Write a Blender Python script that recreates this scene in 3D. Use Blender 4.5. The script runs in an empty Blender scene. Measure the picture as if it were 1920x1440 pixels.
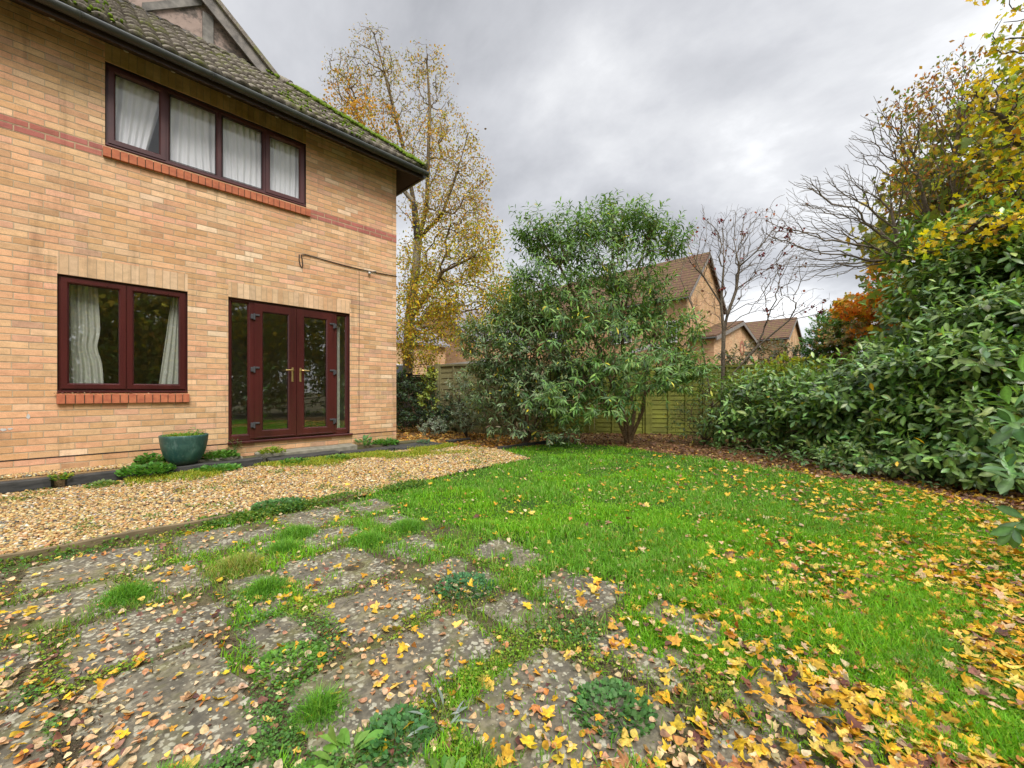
import bpy, math, random
import numpy as np
from mathutils import Vector, Matrix
S = bpy.context.scene
COL = S.collection
R = math.radians
rng = np.random.default_rng(7)
random.seed(7)

# ------------------------------------------------------------ camera, sky, sun
# world frame: x runs along the house front, y points to the house, camera stands at the origin, 1 m up
F = 768.0
TH = math.atan((1697 - 960) / F)
SI, CO = math.sin(TH), math.cos(TH)
cam = bpy.data.cameras.new('camera'); camo = bpy.data.objects.new('camera', cam); COL.objects.link(camo)
camo.location = (0, 0, 1.0)
camo.rotation_euler = (R(90), 0, R(-90) + math.atan2(SI, CO))
cam.sensor_width = 36; cam.lens = 36 * F / 1920; cam.shift_y = 15 / 1920
cam.clip_start = 0.05; cam.clip_end = 3000
S.camera = camo
SUN_EL, SUN_AZ = 50, 200          # azimuth clockwise from +y
W = bpy.data.worlds.new('World'); S.world = W; W.use_nodes = True
S.view_settings.view_transform = 'Standard'; S.view_settings.look = 'None'
S.view_settings.exposure = 1.28; S.view_settings.gamma = 1

def world():
    nt = W.node_tree; N = nt.nodes; L = nt.links
    N.clear()
    out = N.new('ShaderNodeOutputWorld'); bg = N.new('ShaderNodeBackground'); bg.inputs[1].default_value = 0.1
    sky = N.new('ShaderNodeTexSky'); sky.sky_type = 'NISHITA'; sky.sun_disc = False
    sky.sun_elevation = R(SUN_EL); sky.sun_rotation = R(SUN_AZ)
    tc = N.new('ShaderNodeTexCoord'); sep = N.new('ShaderNodeSeparateXYZ'); L.new(tc.outputs['Generated'], sep.inputs[0])
    def m(op, a, b=None, c=None):
        n = N.new('ShaderNodeMath'); n.operation = op
        for i, v in enumerate((a, b, c)):
            if v is None: continue
            if isinstance(v, (int, float)): n.inputs[i].default_value = v
            else: L.new(v, n.inputs[i])
        return n.outputs[0]
    zz = m('MAXIMUM', sep.outputs[2], 0.0)
    den = m('ADD', zz, 0.22)
    cx = m('DIVIDE', sep.outputs[0], den); cy = m('DIVIDE', sep.outputs[1], den)
    cb = N.new('ShaderNodeCombineXYZ'); L.new(cx, cb.inputs[0]); L.new(cy, cb.inputs[1])
    n1 = N.new('ShaderNodeTexNoise'); n1.inputs['Scale'].default_value = 1.5; n1.inputs['Detail'].default_value = 9
    n1.inputs['Roughness'].default_value = 0.56; n1.inputs['Distortion'].default_value = 0.15
    mp = N.new('ShaderNodeMapping'); mp.inputs['Location'].default_value = (3.1, 1.7, 0); mp.inputs['Scale'].default_value = (1.0, 0.8, 1)
    L.new(cb.outputs[0], mp.inputs[0]); L.new(mp.outputs[0], n1.inputs['Vector'])
    rp = N.new('ShaderNodeValToRGB'); e = rp.color_ramp.elements
    e[0].position = 0.30; e[0].color = (.265, .268, .282, 1)
    e[1].position = 0.74; e[1].color = (.78, .785, .79, 1)
    k = e.new(0.48); k.color = (.40, .403, .418, 1)
    k = e.new(0.58); k.color = (.50, .503, .512, 1)
    L.new(n1.outputs['Fac'], rp.inputs[0])
    # a thin, paler layer near the horizon and a brighter zenith, as in any overcast sky
    z2 = m('SUBTRACT', zz, 0.70)
    z3 = m('MAXIMUM', z2, 0.0)
    gain = m('MULTIPLY_ADD', z3, 11.0, 1.0)
    hor = m('SUBTRACT', 0.35, zz); hor = m('MAXIMUM', hor, 0.0); hor = m('MULTIPLY', hor, 0.5)
    gain = m('ADD', gain, hor)
    gain = m('MULTIPLY', gain, 7.4)
    vm = N.new('ShaderNodeVectorMath'); vm.operation = 'SCALE'; L.new(rp.outputs[0], vm.inputs[0]); L.new(gain, vm.inputs['Scale'])
    mx = N.new('ShaderNodeMix'); mx.data_type = 'RGBA'; mx.inputs[0].default_value = 0.93
    L.new(sky.outputs[0], mx.inputs[6]); L.new(vm.outputs[0], mx.inputs[7])
    L.new(mx.outputs[2], bg.inputs[0]); L.new(bg.outputs[0], out.inputs[0])
world()
sl = bpy.data.lights.new('sun', 'SUN'); sl.energy = 1.5; sl.angle = R(28); sl.color = (1, .965, .92)
so = bpy.data.objects.new('sun', sl); COL.objects.link(so)
sd = Vector((math.sin(R(SUN_AZ)) * math.cos(R(SUN_EL)), math.cos(R(SUN_AZ)) * math.cos(R(SUN_EL)), math.sin(R(SUN_EL))))
so.rotation_euler = sd.to_track_quat('Z', 'Y').to_euler()

# ------------------------------------------------------------ helpers
def P(px, py, Z):
    """metres for a thing measured at photo pixel px,py and depth Z"""
    X = (px - 960) / F * Z
    return (X * SI + Z * CO, -X * CO + Z * SI, 1 + (735 - py) / F * Z)
def G(px, py, z=0.0):
    Z = F * (1 - z) / (py - 735); return P(px, py, Z)
def tag(o, label=None, cat=None, group=None, kind=None):
    if label: o['label'] = label
    if cat: o['category'] = cat
    if group: o['group'] = group
    if kind: o['kind'] = kind
    return o
def empty(name, loc=(0, 0, 0), rz=0.0):
    o = bpy.data.objects.new(name, None); COL.objects.link(o); o.location = loc; o.rotation_euler[2] = rz
    o.empty_display_size = 0.1
    return o
def link(name, me, mat=None, parent=None, loc=(0, 0, 0)):
    o = bpy.data.objects.new(name, me); COL.objects.link(o)
    if mat:
        for mm in (mat if isinstance(mat, (list, tuple)) else [mat]): me.materials.append(mm)
    if parent is not None:
        o.parent = parent
    o.location = loc
    return o
def np_mesh(name, v, f, col=None, smooth=False):
    """v (N,3) f (M,k)"""
    v = np.asarray(v, np.float32); f = np.asarray(f, np.int32)
    me = bpy.data.meshes.new(name)
    me.vertices.add(len(v)); me.vertices.foreach_set('co', v.ravel())
    M, k = f.shape
    me.loops.add(M * k); me.loops.foreach_set('vertex_index', f.ravel())
    me.polygons.add(M); me.polygons.foreach_set('loop_start', np.arange(0, M * k, k, dtype=np.int32))
    try: me.polygons.foreach_set('loop_total', np.full(M, k, np.int32))
    except Exception: pass
    if smooth: me.polygons.foreach_set('use_smooth', np.ones(M, bool))
    if col is not None:
        a = me.attributes.new('col', 'FLOAT_COLOR', 'POINT')
        c4 = np.ones((len(v), 4), np.float32); c4[:, :3] = col; a.data.foreach_set('color', c4.ravel())
    me.update(); me.validate()
    return me

class MB:
    """collects shapes for one mesh"""
    def __init__(s): s.v = []; s.f = []; s.sm = []
    def add(s, vs, fs, smooth=False):
        b = len(s.v); s.v += [tuple(p) for p in vs]
        s.f += [tuple(i + b for i in f) for f in fs]; s.sm += [smooth] * len(fs); return s
    def box(s, x0, x1, y0, y1, z0, z1, bev=0.0):
        if x0 > x1: x0, x1 = x1, x0
        if y0 > y1: y0, y1 = y1, y0
        if z0 > z1: z0, z1 = z1, z0
        b = min(bev, (x1-x0)*.45, (y1-y0)*.45, (z1-z0)*.45)
        if b <= 0:
            vs = [(x, y, z) for z in (z0, z1) for y in (y0, y1) for x in (x0, x1)]
            return s.add(vs, [(0,2,3,1), (4,5,7,6), (0,1,5,4), (2,6,7,3), (0,4,6,2), (1,3,7,5)])
        vs = []; idx = {}
        for ix, x in enumerate((x0, x1)):
            for iy, y in enumerate((y0, y1)):
                for iz, z in enumerate((z0, z1)):
                    sx, sy, sz = (1 - 2*ix) * b, (1 - 2*iy) * b, (1 - 2*iz) * b
                    idx[ix, iy, iz, 0] = len(vs); vs.append((x, y + sy, z + sz))
                    idx[ix, iy, iz, 1] = len(vs); vs.append((x + sx, y, z + sz))
                    idx[ix, iy, iz, 2] = len(vs); vs.append((x + sx, y + sy, z))
        fs = []
        I = idx
        for a in (0, 1):
            fs.append([I[a,0,0,0], I[a,1,0,0], I[a,1,1,0], I[a,0,1,0]])
            fs.append([I[0,a,0,1], I[1,a,0,1], I[1,a,1,1], I[0,a,1,1]])
            fs.append([I[0,0,a,2], I[1,0,a,2], I[1,1,a,2], I[0,1,a,2]])
            for c in (0, 1):
                fs.append([I[a,c,0,0], I[a,c,1,0], I[a,c,1,1], I[a,c,0,1]])
                fs.append([I[a,0,c,0], I[a,1,c,0], I[a,1,c,2], I[a,0,c,2]])
                fs.append([I[0,a,c,1], I[1,a,c,1], I[1,a,c,2], I[0,a,c,2]])
                for d in (0, 1): fs.append([I[a,c,d,0], I[a,c,d,1], I[a,c,d,2]])
        return s.add(vs, fs)
    def tube(s, pts, rad, n=8, cap=True):
        pts = [Vector(p) for p in pts]
        rad = rad if isinstance(rad, (list, tuple)) else [rad] * len(pts)
        vs = []; fs = []
        ref = Vector((0.13, 0.21, 1)).normalized()
        for i, p in enumerate(pts):
            d = (pts[min(i+1, len(pts)-1)] - pts[max(i-1, 0)])
            d = d.normalized() if d.length > 1e-9 else Vector((0, 0, 1))
            if abs(d.dot(ref)) > .95: ref = Vector((1, .1, 0)).normalized()
            a = d.cross(ref).normalized(); b = d.cross(a)
            for k in range(n):
                t = 2 * math.pi * k / n
                vs.append(p + (a * math.cos(t) + b * math.sin(t)) * rad[i])
        for i in range(len(pts) - 1):
            for k in range(n):
                fs.append((i*n + k, i*n + (k+1) % n, (i+1)*n + (k+1) % n, (i+1)*n + k))
        s.add(vs, fs, True)
        if cap:
            s.add([vs[k] for k in range(n)], [tuple(range(n))]); s.add([vs[-n + k] for k in range(n)], [tuple(range(n))])
        return s
    def lathe(s, prof, c=(0, 0, 0), n=48, warp=None):
        vs = []; fs = []
        for (r, z) in prof:
            for k in range(n):
                t = 2 * math.pi * k / n
                w = warp(t, z) if warp else 1
                vs.append((c[0] + r*w*math.cos(t), c[1] + r*w*math.sin(t), c[2] + z))
        for i in range(len(prof) - 1):
            for k in range(n):
                fs.append((i*n + k, i*n + (k+1) % n, (i+1)*n + (k+1) % n, (i+1)*n + k))
        return s.add(vs, fs, True)
    def poly(s, pts): return s.add(pts, [tuple(range(len(pts)))])
    def prism(s, outline, axis, a, b):
        """outline of 2D points extruded along axis ('x','y','z') from a to b"""
        def mk(p, q):
            return {'x': (q, p[0], p[1]), 'y': (p[0], q, p[1]), 'z': (p[0], p[1], q)}[axis]
        n = len(outline)
        vs = [mk(p, a) for p in outline] + [mk(p, b) for p in outline]
        fs = [tuple(range(n)), tuple(range(2*n - 1, n - 1, -1))] + [(i, (i+1) % n, n + (i+1) % n, n + i) for i in range(n)]
        return s.add(vs, fs)
    def build(s, name, mat=None, parent=None, loc=(0, 0, 0), flip=True):
        me = bpy.data.meshes.new(name); me.from_pydata(s.v, [], s.f)
        me.polygons.foreach_set('use_smooth', s.sm)
        import bmesh
        bm = bmesh.new(); bm.from_mesh(me)
        bmesh.ops.recalc_face_normals(bm, faces=bm.faces); bm.to_mesh(me); bm.free()
        return link(name, me, mat, parent, loc)

# numpy value noise
_T = np.random.default_rng(3).random((256, 256))
def vnoise(x, y, sc=1.0, off=0.0):
    x = np.asarray(x) * sc + off + 100; y = np.asarray(y) * sc + off * 1.7 + 100
    xi = np.floor(x).astype(int); yi = np.floor(y).astype(int); fx = x - xi; fy = y - yi
    fx = fx * fx * (3 - 2 * fx); fy = fy * fy * (3 - 2 * fy)
    g = lambda a, b: _T[a % 256, b % 256]
    return (g(xi, yi) * (1-fx) + g(xi+1, yi) * fx) * (1-fy) + (g(xi, yi+1) * (1-fx) + g(xi+1, yi+1) * fx) * fy
def inpoly(x, y, poly):
    c = np.zeros(len(x), bool); n = len(poly); j = n - 1
    for i in range(n):
        xi, yi = poly[i]; xj, yj = poly[j]
        t = ((yi > y) != (yj > y)) & (x < (xj - xi) * (y - yi) / (yj - yi + 1e-12) + xi)
        c ^= t; j = i
    return c
def nrm(a): return a / (np.linalg.norm(a, axis=-1, keepdims=True) + 1e-9)
def frames(axis, normal):
    """matrices with columns x,y,z: y along axis, z near normal"""
    y = nrm(axis); x = nrm(np.cross(y, normal)); z = np.cross(x, y)
    return np.stack([x, y, z], -1)
def scatter(tv, tf, pos, rot, sc, col):
    """merge copies of template (tv,tf); pos (N,3) rot (N,3,3) sc (N,) or (N,3) col (N,3)"""
    tv = np.asarray(tv, float); tf = np.asarray(tf, int); N = len(pos); n = len(tv)
    sc = np.asarray(sc, float)
    if sc.ndim == 1: sc = sc[:, None].repeat(3, 1)
    v = tv[None] * sc[:, None, :]
    v = np.einsum('nij,nkj->nki', rot, v) + pos[:, None, :]
    f = tf[None] + (np.arange(N) * n)[:, None, None]
    c = np.repeat(col, n, 0)
    return v.reshape(-1, 3), f.reshape(-1, tf.shape[1]), c
def merge(parts):
    vs, fs, cs = [], [], []; b = 0
    for v, f, c in parts:
        vs.append(v); fs.append(f + b); cs.append(c); b += len(v)
    return np.concatenate(vs), np.concatenate(fs), np.concatenate(cs)
def palette(n, cols, wts, jit=0.15, r=None):
    r = r or rng
    cols = np.array(cols, float); w = np.array(wts, float); w /= w.sum()
    c = cols[r.choice(len(cols), n, p=w)]
    c = c * (1 + r.normal(0, jit, (n, 1))) * (1 + r.normal(0, jit * .35, (n, 3)))
    return np.clip(c, 0.004, 0.95)

# ------------------------------------------------------------ materials
class NT:
    def __init__(s, name):
        s.m = bpy.data.materials.new(name); s.m.use_nodes = True; s.t = s.m.node_tree; s.N = s.t.nodes; s.L = s.t.links
        s.N.clear(); s.out = s.N.new('ShaderNodeOutputMaterial')
    def n(s, t, **kw):
        o = s.N.new('ShaderNode' + t)
        for k, v in kw.items(): setattr(o, k, v)
        return o
    def put(s, sock, v):
        if v is None: return
        if isinstance(v, bpy.types.NodeSocket): s.L.new(v, sock)
        elif isinstance(v, (tuple, list)) and len(v) == 3 and sock.type == 'RGBA': sock.default_value = (*v, 1)
        else: sock.default_value = v
    def math(s, op, a, b=None, c=None, clamp=False):
        o = s.n('Math', operation=op); o.use_clamp = clamp
        for i, v in enumerate((a, b, c)): s.put(o.inputs[i], v)
        return o.outputs[0]
    def mix(s, f, a, b, mode='MIX'):
        o = s.n('Mix', data_type='RGBA', blend_type=mode); s.put(o.inputs[0], f); s.put(o.inputs[6], a); s.put(o.inputs[7], b)
        return o.outputs[2]
    def noise(s, vec, scale, detail=4, rough=.55, dist=0, out='Fac'):
        o = s.n('TexNoise'); s.put(o.inputs['Vector'], vec); o.inputs['Scale'].default_value = scale
        o.inputs['Detail'].default_value = detail; o.inputs['Roughness'].default_value = rough; o.inputs['Distortion'].default_value = dist
        return o.outputs[out]
    def ramp(s, f, stops, interp='LINEAR'):
        o = s.n('ValToRGB'); o.color_ramp.interpolation = interp; e = o.color_ramp.elements
        while len(e) < len(stops): e.new(.5)
        for i, (p, c) in enumerate(stops):
            e[i].position = p; e[i].color = (c, c, c, 1) if isinstance(c, (int, float)) else (*c, 1)
        s.put(o.inputs[0], f); return o.outputs[0]
    def xyz(s, kind='Object'):
        tc = s.n('TexCoord'); sp = s.n('SeparateXYZ'); s.L.new(tc.outputs[kind], sp.inputs[0]); return tc.outputs[kind], sp.outputs
    def comb(s, x, y, z=0.0):
        o = s.n('CombineXYZ'); s.put(o.inputs[0], x); s.put(o.inputs[1], y); s.put(o.inputs[2], z); return o.outputs[0]
    def bump(s, h, strength=.5, dist=.01, normal=None):
        o = s.n('Bump'); o.inputs['Strength'].default_value = strength; o.inputs['Distance'].default_value = dist
        s.put(o.inputs['Height'], h); s.put(o.inputs['Normal'], normal); return o.outputs[0]
    def bsdf(s, col, rough=.8, normal=None, spec=.5, metal=0, coat=0):
        o = s.n('BsdfPrincipled'); s.put(o.inputs['Base Color'], col); s.put(o.inputs['Roughness'], rough)
        s.put(o.inputs['Normal'], normal); o.inputs['Specular IOR Level'].default_value = spec; s.put(o.inputs['Metallic'], metal)
        o.inputs['Coat Weight'].default_value = coat; o.inputs['Coat Roughness'].default_value = .1
        return o.outputs[0]
    def done(s, sh): s.L.new(sh, s.out.inputs[0]); return s.m

def brick_mat(name, bw=.225, bh=.075, z0=.268, u0=0.0, stops=None, stagger=.5, soldier=False, moss=0.0, mortar=(.58, .44, .28), joint=.0100, tint=None, val=1.0):
    m = NT(name); vec, (x, y, z) = m.xyz()
    u = m.math('ADD', x, y)
    wob = m.noise(m.comb(u, z), 14, 2); wobz = m.math('MULTIPLY_ADD', wob, .005, -.0025)
    zz = m.math('ADD', m.math('SUBTRACT', z, z0), wobz)
    row = m.math('FLOOR', m.math('DIVIDE', zz, bh)) if not soldier else 0.0
    fz = m.math('SUBTRACT', zz, m.math('MULTIPLY', row, bh)) if not soldier else zz
    par = m.math('MODULO', m.math('ABSOLUTE', row), 2.0) if not soldier else 0.0
    uu = m.math('ADD', m.math('ADD', u, 50 + u0), m.math('MULTIPLY', par, bw * stagger))
    # slight per-row drift of the perpends
    if not soldier:
        wn0 = m.n('TexWhiteNoise', noise_dimensions='1D'); m.put(wn0.inputs['W'], row)
        uu = m.math('ADD', uu, m.math('MULTIPLY', wn0.outputs[0], .022))
    col = m.math('FLOOR', m.math('DIVIDE', uu, bw))
    fu = m.math('SUBTRACT', uu, m.math('MULTIPLY', col, bw))
    wn = m.n('TexWhiteNoise', noise_dimensions='2D'); m.put(wn.inputs['Vector'], m.comb(col, row))
    wn2 = m.n('TexWhiteNoise', noise_dimensions='2D'); m.put(wn2.inputs['Vector'], m.comb(m.math('ADD', col, 37.3), row))
    # distance to the nearest joint
    du = m.math('MINIMUM', fu, m.math('SUBTRACT', bw, fu))
    if soldier: d = du
    else:
        dz = m.math('MINIMUM', fz, m.math('SUBTRACT', bh, fz)); d = m.math('MINIMUM', m.math('MULTIPLY_ADD', du, 1.25, .0012), dz)
    rag = m.noise(vec, 90, 3); d2 = m.math('ADD', d, m.math('MULTIPLY_ADD', rag, .006, -.003))
    mr = m.n('MapRange', interpolation_type='SMOOTHSTEP'); m.put(mr.inputs[0], d2)
    mr.inputs[1].default_value = joint * .32; mr.inputs[2].default_value = joint * .78
    face = mr.outputs[0]
    stops = stops or [(0, (.60, .415, .235)), (.16, (.54, .345, .18)), (.32, (.62, .395, .225)), (.46, (.60, .36, .215)),
                      (.60, (.60, .38, .22)), (.70, (.66, .47, .29)), (.78, (.62, .38, .25)), (.86, (.66, .46, .28)), (.91, (.50, .32, .18)), (.95, (.52, .34, .23)), (.975, (.70, .55, .38)), (1, (.47, .31, .18))]
    c = m.ramp(wn.outputs[0], stops, 'CONSTANT')
    # brick body variation, dark flame marks across a brick
    nz = m.noise(m.comb(m.math('MULTIPLY', u, 1.0), m.math('MULTIPLY', z, 2.2), wn2.outputs[0]), 9, 5, .62)
    c = m.mix(1.0, c, m.ramp(nz, [(.25, .80), (.5, 1.0), (.8, 1.16)]), 'MULTIPLY')
    fine = m.noise(vec, 160, 3)
    c = m.mix(.55, c, m.ramp(fine, [(.3, .72), (.6, 1.12)]), 'MULTIPLY')
    c = m.mix(1.0, c, m.ramp(wn2.outputs[0], [(0, .88 * val), (1, 1.10 * val)]), 'MULTIPLY')
    # wall-scale drift: rosier in the middle, yellower above
    big = m.noise(m.comb(u, z), .55, 3)
    c = m.mix(m.math('MULTIPLY', m.ramp(big, [(.42, 0), (.62, 1)]), .55), c, m.mix(1.0, c, (1.05, .90, .88), 'MULTIPLY'))
    if tint: c = m.mix(1.0, c, tint, 'MULTIPLY')
    # mortar: tan, with the shadow line under each course painted in dark
    mc = m.mix(m.noise(vec, 40, 3), tuple(v * .8 for v in mortar), mortar)
    if not soldier:
        low = m.ramp(fz, [(0.0, 1.0), (.0075, 0.0)]) if False else m.math('LESS_THAN', m.math('SUBTRACT', bh, fz), joint * .55)
        lowm = m.math('MULTIPLY', low, m.ramp(m.noise(m.comb(u, m.math('MULTIPLY', row, .31)), 3.0, 4, .7), [(.40, .15), (.56, 1.0)]))
        mc = m.mix(m.math('MULTIPLY', lowm, .80), mc, (.13, .085, .05))
    c = m.mix(face, mc, c)
    stk = m.noise(m.comb(m.math('MULTIPLY', u, 5.0), m.math('MULTIPLY', z, .5)), 1.0, 5, .7)
    c = m.mix(1.0, c, m.ramp(stk, [(.32, .74), (.46, 1.0), (.62, 1.0), (.75, 1.12)]), 'MULTIPLY')
    # algae and grime near the ground; algae with shade painted in under the eaves
    sp = m.noise(m.comb(u, m.math('MULTIPLY', z, .7)), 1.6, 4, .65)
    g = m.math('MULTIPLY', m.ramp(sp, [(.42, 0), (.66, 1)]), m.ramp(m.math('DIVIDE', z, 6.0), [(.03, .55), (.11, .0), (.70, .0), (.82, .35), (.87, .6)]))
    c = m.mix(g, c, m.mix(1.0, c, (.52, .52, .30), 'MULTIPLY'))
    if moss:
        c = m.mix(m.math('MULTIPLY', m.ramp(m.noise(vec, 3.1, 4), [(.35, 0), (.65, 1)]), moss), c, m.mix(1.0, c, (.62, .58, .30), 'MULTIPLY'))
    h = m.math('ADD', m.math('MULTIPLY', face, 1.0), m.math('MULTIPLY', fine, .35))
    nb = m.bump(h, .75, .006)
    return m.done(m.bsdf(c, .88, nb, .25))

def simple(name, col, rough=.6, noise=.25, scale=12, bump=.2, bdist=.003, spec=.4, col2=None, stretch=None, metal=0, coat=0):
    m = NT(name); vec, xs = m.xyz()
    if stretch:
        mp = m.n('Mapping'); mp.inputs['Scale'].default_value = stretch; m.L.new(vec, mp.inputs[0]); vec = mp.outputs[0]
    n = m.noise(vec, scale, 6, .6)
    c2 = col2 or tuple(v * (1 - noise * 1.3) for v in col)
    c = m.mix(m.ramp(n, [(.3, 0), (.7, 1)]), c2, col)
    return m.done(m.bsdf(c, rough, m.bump(n, bump, bdist), spec, metal, coat))

def leaf_mat(name, rough=.5, trans=.35, spec=.4, vein=0.0, under=(1.15, 1.15, .95), noise_amt=.25):
    m = NT(name); a = m.n('Attribute', attribute_name='col', attribute_type='GEOMETRY')
    vec, _ = m.xyz(); ge0 = m.n('NewGeometry'); n = m.noise(ge0.outputs['Position'], 75, 3)
    c = m.mix(1.0, a.outputs['Color'], m.ramp(n, [(.3, 1 - noise_amt), (.7, 1 + noise_amt)]), 'MULTIPLY')
    ge = m.n('NewGeometry')
    c2 = m.mix(ge.outputs['Backfacing'], c, m.mix(1.0, c, under, 'MULTIPLY'))
    b = m.bsdf(c2, rough, None, spec)
    tr = m.n('BsdfTranslucent'); m.L.new(m.mix(1.0, c, (1.25, 1.2, .6), 'MULTIPLY'), tr.inputs[0])
    mx = m.n('MixShader'); mx.inputs[0].default_value = trans; m.L.new(b, mx.inputs[1]); m.L.new(tr.outputs[0], mx.inputs[2])
    return m.done(mx.outputs[0])
def attr_mat(name, rough=.8, spec=.3, bump=.3, scale=60, bdist=.002, amt=.3):
    m = NT(name); a = m.n('Attribute', attribute_name='col', attribute_type='GEOMETRY')
    vec, _ = m.xyz(); n = m.noise(vec, scale, 4)
    c = m.mix(1.0, a.outputs['Color'], m.ramp(n, [(.3, 1 - amt), (.7, 1 + amt)]), 'MULTIPLY')
    return m.done(m.bsdf(c, rough, m.bump(n, bump, bdist), spec))
def glass_mat(name, refl=.10):
    m = NT(name); lw = m.n('LayerWeight'); lw.inputs[0].default_value = .35
    f = m.math('MULTIPLY_ADD', m.math('POWER', lw.outputs['Facing'], 2.5), .75, refl, True)
    tr = m.n('BsdfTransparent'); tr.inputs[0].default_value = (.985, .985, .985, 1)
    gl = m.n('BsdfGlossy'); gl.inputs['Roughness'].default_value = 0.004
    vec, _ = m.xyz(); m.L.new(m.bump(m.noise(vec, 1.3, 1), .02, .02), gl.inputs['Normal'])
    mx = m.n('MixShader'); m.L.new(f, mx.inputs[0]); m.L.new(tr.outputs[0], mx.inputs[1]); m.L.new(gl.outputs[0], mx.inputs[2])
    return m.done(mx.outputs[0])

M = {}
M['brick'] = brick_mat('buff_brick', tint=(1.13, 1.07, 1.02))
M['red_brick'] = brick_mat('red_brick', stops=[(0, (.44, .165, .12)), (.5, (.41, .15, .12)), (1, (.46, .19, .145))], mortar=(.55, .38, .24), joint=.015)
M['soldier'] = brick_mat('soldier_brick', bw=.0745, soldier=True, u0=.01, joint=.006, mortar=(.58, .42, .26),
                         stops=[(0, (.64, .44, .26)), (.3, (.67, .47, .29)), (.55, (.63, .42, .24)), (.75, (.60, .38, .21)), (.9, (.67, .45, .26))])
M['soldier_dark'] = brick_mat('mossy_soldier_brick', bw=.0745, soldier=True, u0=.03, joint=.006, moss=.8, mortar=(.40, .30, .16),
                         stops=[(0, (.52, .36, .17)), (.4, (.48, .33, .15)), (.7, (.54, .38, .19))])
M['sill'] = simple('orange_sill_brick', (.54, .18, .08), .8, .3, 14, .4, .002, col2=(.36, .10, .05))
M['sill_mortar'] = simple('sill_mortar', (.16, .10, .06), .9)
M['upvc'] = simple('mahogany_upvc', (.085, .018, .016), .24, .5, 5, .06, .001, .5, col2=(.045, .011, .010), stretch=(1, 1, .12))
M['upvc_up'] = simple('faded_mahogany_upvc', (.11, .034, .032), .45, .5, 5, .06, .001, .5, col2=(.05, .016, .018), stretch=(.2, 1, .3))
M['gasket'] = simple('black_gasket', (.01, .01, .011), .5, .2, 20)
M['fascia'] = simple('brown_fascia', (.05, .03, .022), .5, .3, 8)
M['gutter'] = simple('black_gutter_plastic', (.028, .030, .030), .42, .6, 4, .1, .001, .5, col2=(.055, .060, .048))
M['hinge'] = simple('grey_hinge', (.07, .07, .075), .45, .2, 30)
M['brass'] = simple('brass', (.75, .56, .22), .28, .2, 30, .05, .001, .5, metal=.9)
M['white'] = simple('white_plastic', (.62, .60, .55), .5, .2, 20)
M['glass'] = glass_mat('window_glass', .155)
M['glass_up'] = glass_mat('upstairs_glass', .05)
M['glass_low'] = M['glass']
M['dpc'] = simple('black_dpc', (.03, .027, .024), .7, .3, 20)
M['plaster'] = simple('room_plaster', (.74, .72, .58), .9, .1, 3)
M['carpet'] = simple('room_carpet', (.42, .40, .30), .95, .3, 60)
M['wood_grey'] = simple('weathered_grey_timber', (.27, .25, .22), .85, .6, 7, .5, .006, .2, col2=(.10, .095, .085), stretch=(1, 1, 1))
M['bargeboard'] = simple('weathered_bargeboard', (.29, .26, .23), .85, .5, 9, .5, .004, .2, col2=(.13, .12, .11))
M['lead'] = simple('dark_mortar_flashing', (.12, .11, .10), .8, .5, 15)
M['green_plastic'] = simple('green_metal', (.05, .12, .07), .5)
def render_panel():
    m = NT('weathered_pink_render'); vec, (x, y, z) = m.xyz()
    a = m.noise(vec, 1.7, 6, .68, .4); b = m.noise(vec, 14, 5, .7)
    s = m.math('ADD', a, m.math('MULTIPLY_ADD', b, .35, -.17))
    c = m.ramp(s, [(.36, (.07, .06, .05)), (.46, (.17, .14, .12)), (.53, (.33, .25, .21)), (.70, (.42, .32, .27))])
    return m.done(m.bsdf(c, .95, m.bump(b, .5, .006), .15))
M['render'] = render_panel()
def tile_mat(name, base=(.13, .115, .10), moss=1.0, lines=0):
    m = NT(name); vec, (x, y, z) = m.xyz()
    n = m.noise(vec, 3.2, 6, .7); n2 = m.noise(vec, 38, 4, .7); n3 = m.noise(vec, 9, 3)
    c = m.ramp(n2, [(.28, tuple(v * .45 for v in base)), (.5, base), (.72, tuple(v * 1.9 for v in base))])
    c = m.mix(m.ramp(n3, [(.45, 0), (.7, .45)]), c, tuple(v * 1.7 for v in base))
    mm = m.math('MULTIPLY', m.ramp(m.math('ADD', n, m.math('MULTIPLY_ADD', n3, .5, -.25)), [(.49, 0), (.64, 1)]), moss)
    c = m.mix(m.math('MULTIPLY', mm, m.ramp(n2, [(.4, .15), (.6, 1)])), c, m.mix(n2, (.10, .13, .015), (.24, .27, .03)))
    if lines:
        ln = m.math('LESS_THAN', m.math('FRACT', m.math('DIVIDE', z, lines)), .28); c = m.mix(m.math('MULTIPLY', ln, .65), c, tuple(v * .25 for v in base))
    return m.done(m.bsdf(c, .9, m.bump(n2, .6, .006), .2))
M['tile'] = tile_mat('mossy_roof_tile', (.19, .165, .135), .95)
M['moss'] = simple('bright_moss', (.17, .25, .02), .95, .5, 25, .8, .02, .1, col2=(.06, .10, .012))
def pot_mat():
    m = NT('teal_glazed_ceramic'); vec, (x, y, z) = m.xyz()
    n = m.noise(vec, 6, 6, .7, 1.2); n2 = m.noise(m.comb(m.math('MULTIPLY', x, 3), m.math('MULTIPLY', y, 3), z), 9, 4, .7)
    c = m.ramp(n, [(.3, (.012, .05, .05)), (.5, (.028, .085, .072)), (.62, (.05, .125, .105)), (.78, (.18, .25, .20))])
    c = m.mix(m.ramp(n2, [(.55, 0), (.7, .5)]), c, (.16, .24, .21))
    c = m.mix(m.ramp(m.math('DIVIDE', z, .4), [(0, .6), (.18, 0)]), c, (.13, .13, .09))
    return m.done(m.bsdf(c, m.ramp(n, [(.3, .28), (.7, .55)]), m.bump(n, .3, .006), .5))
M['pot'] = pot_mat()
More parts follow.
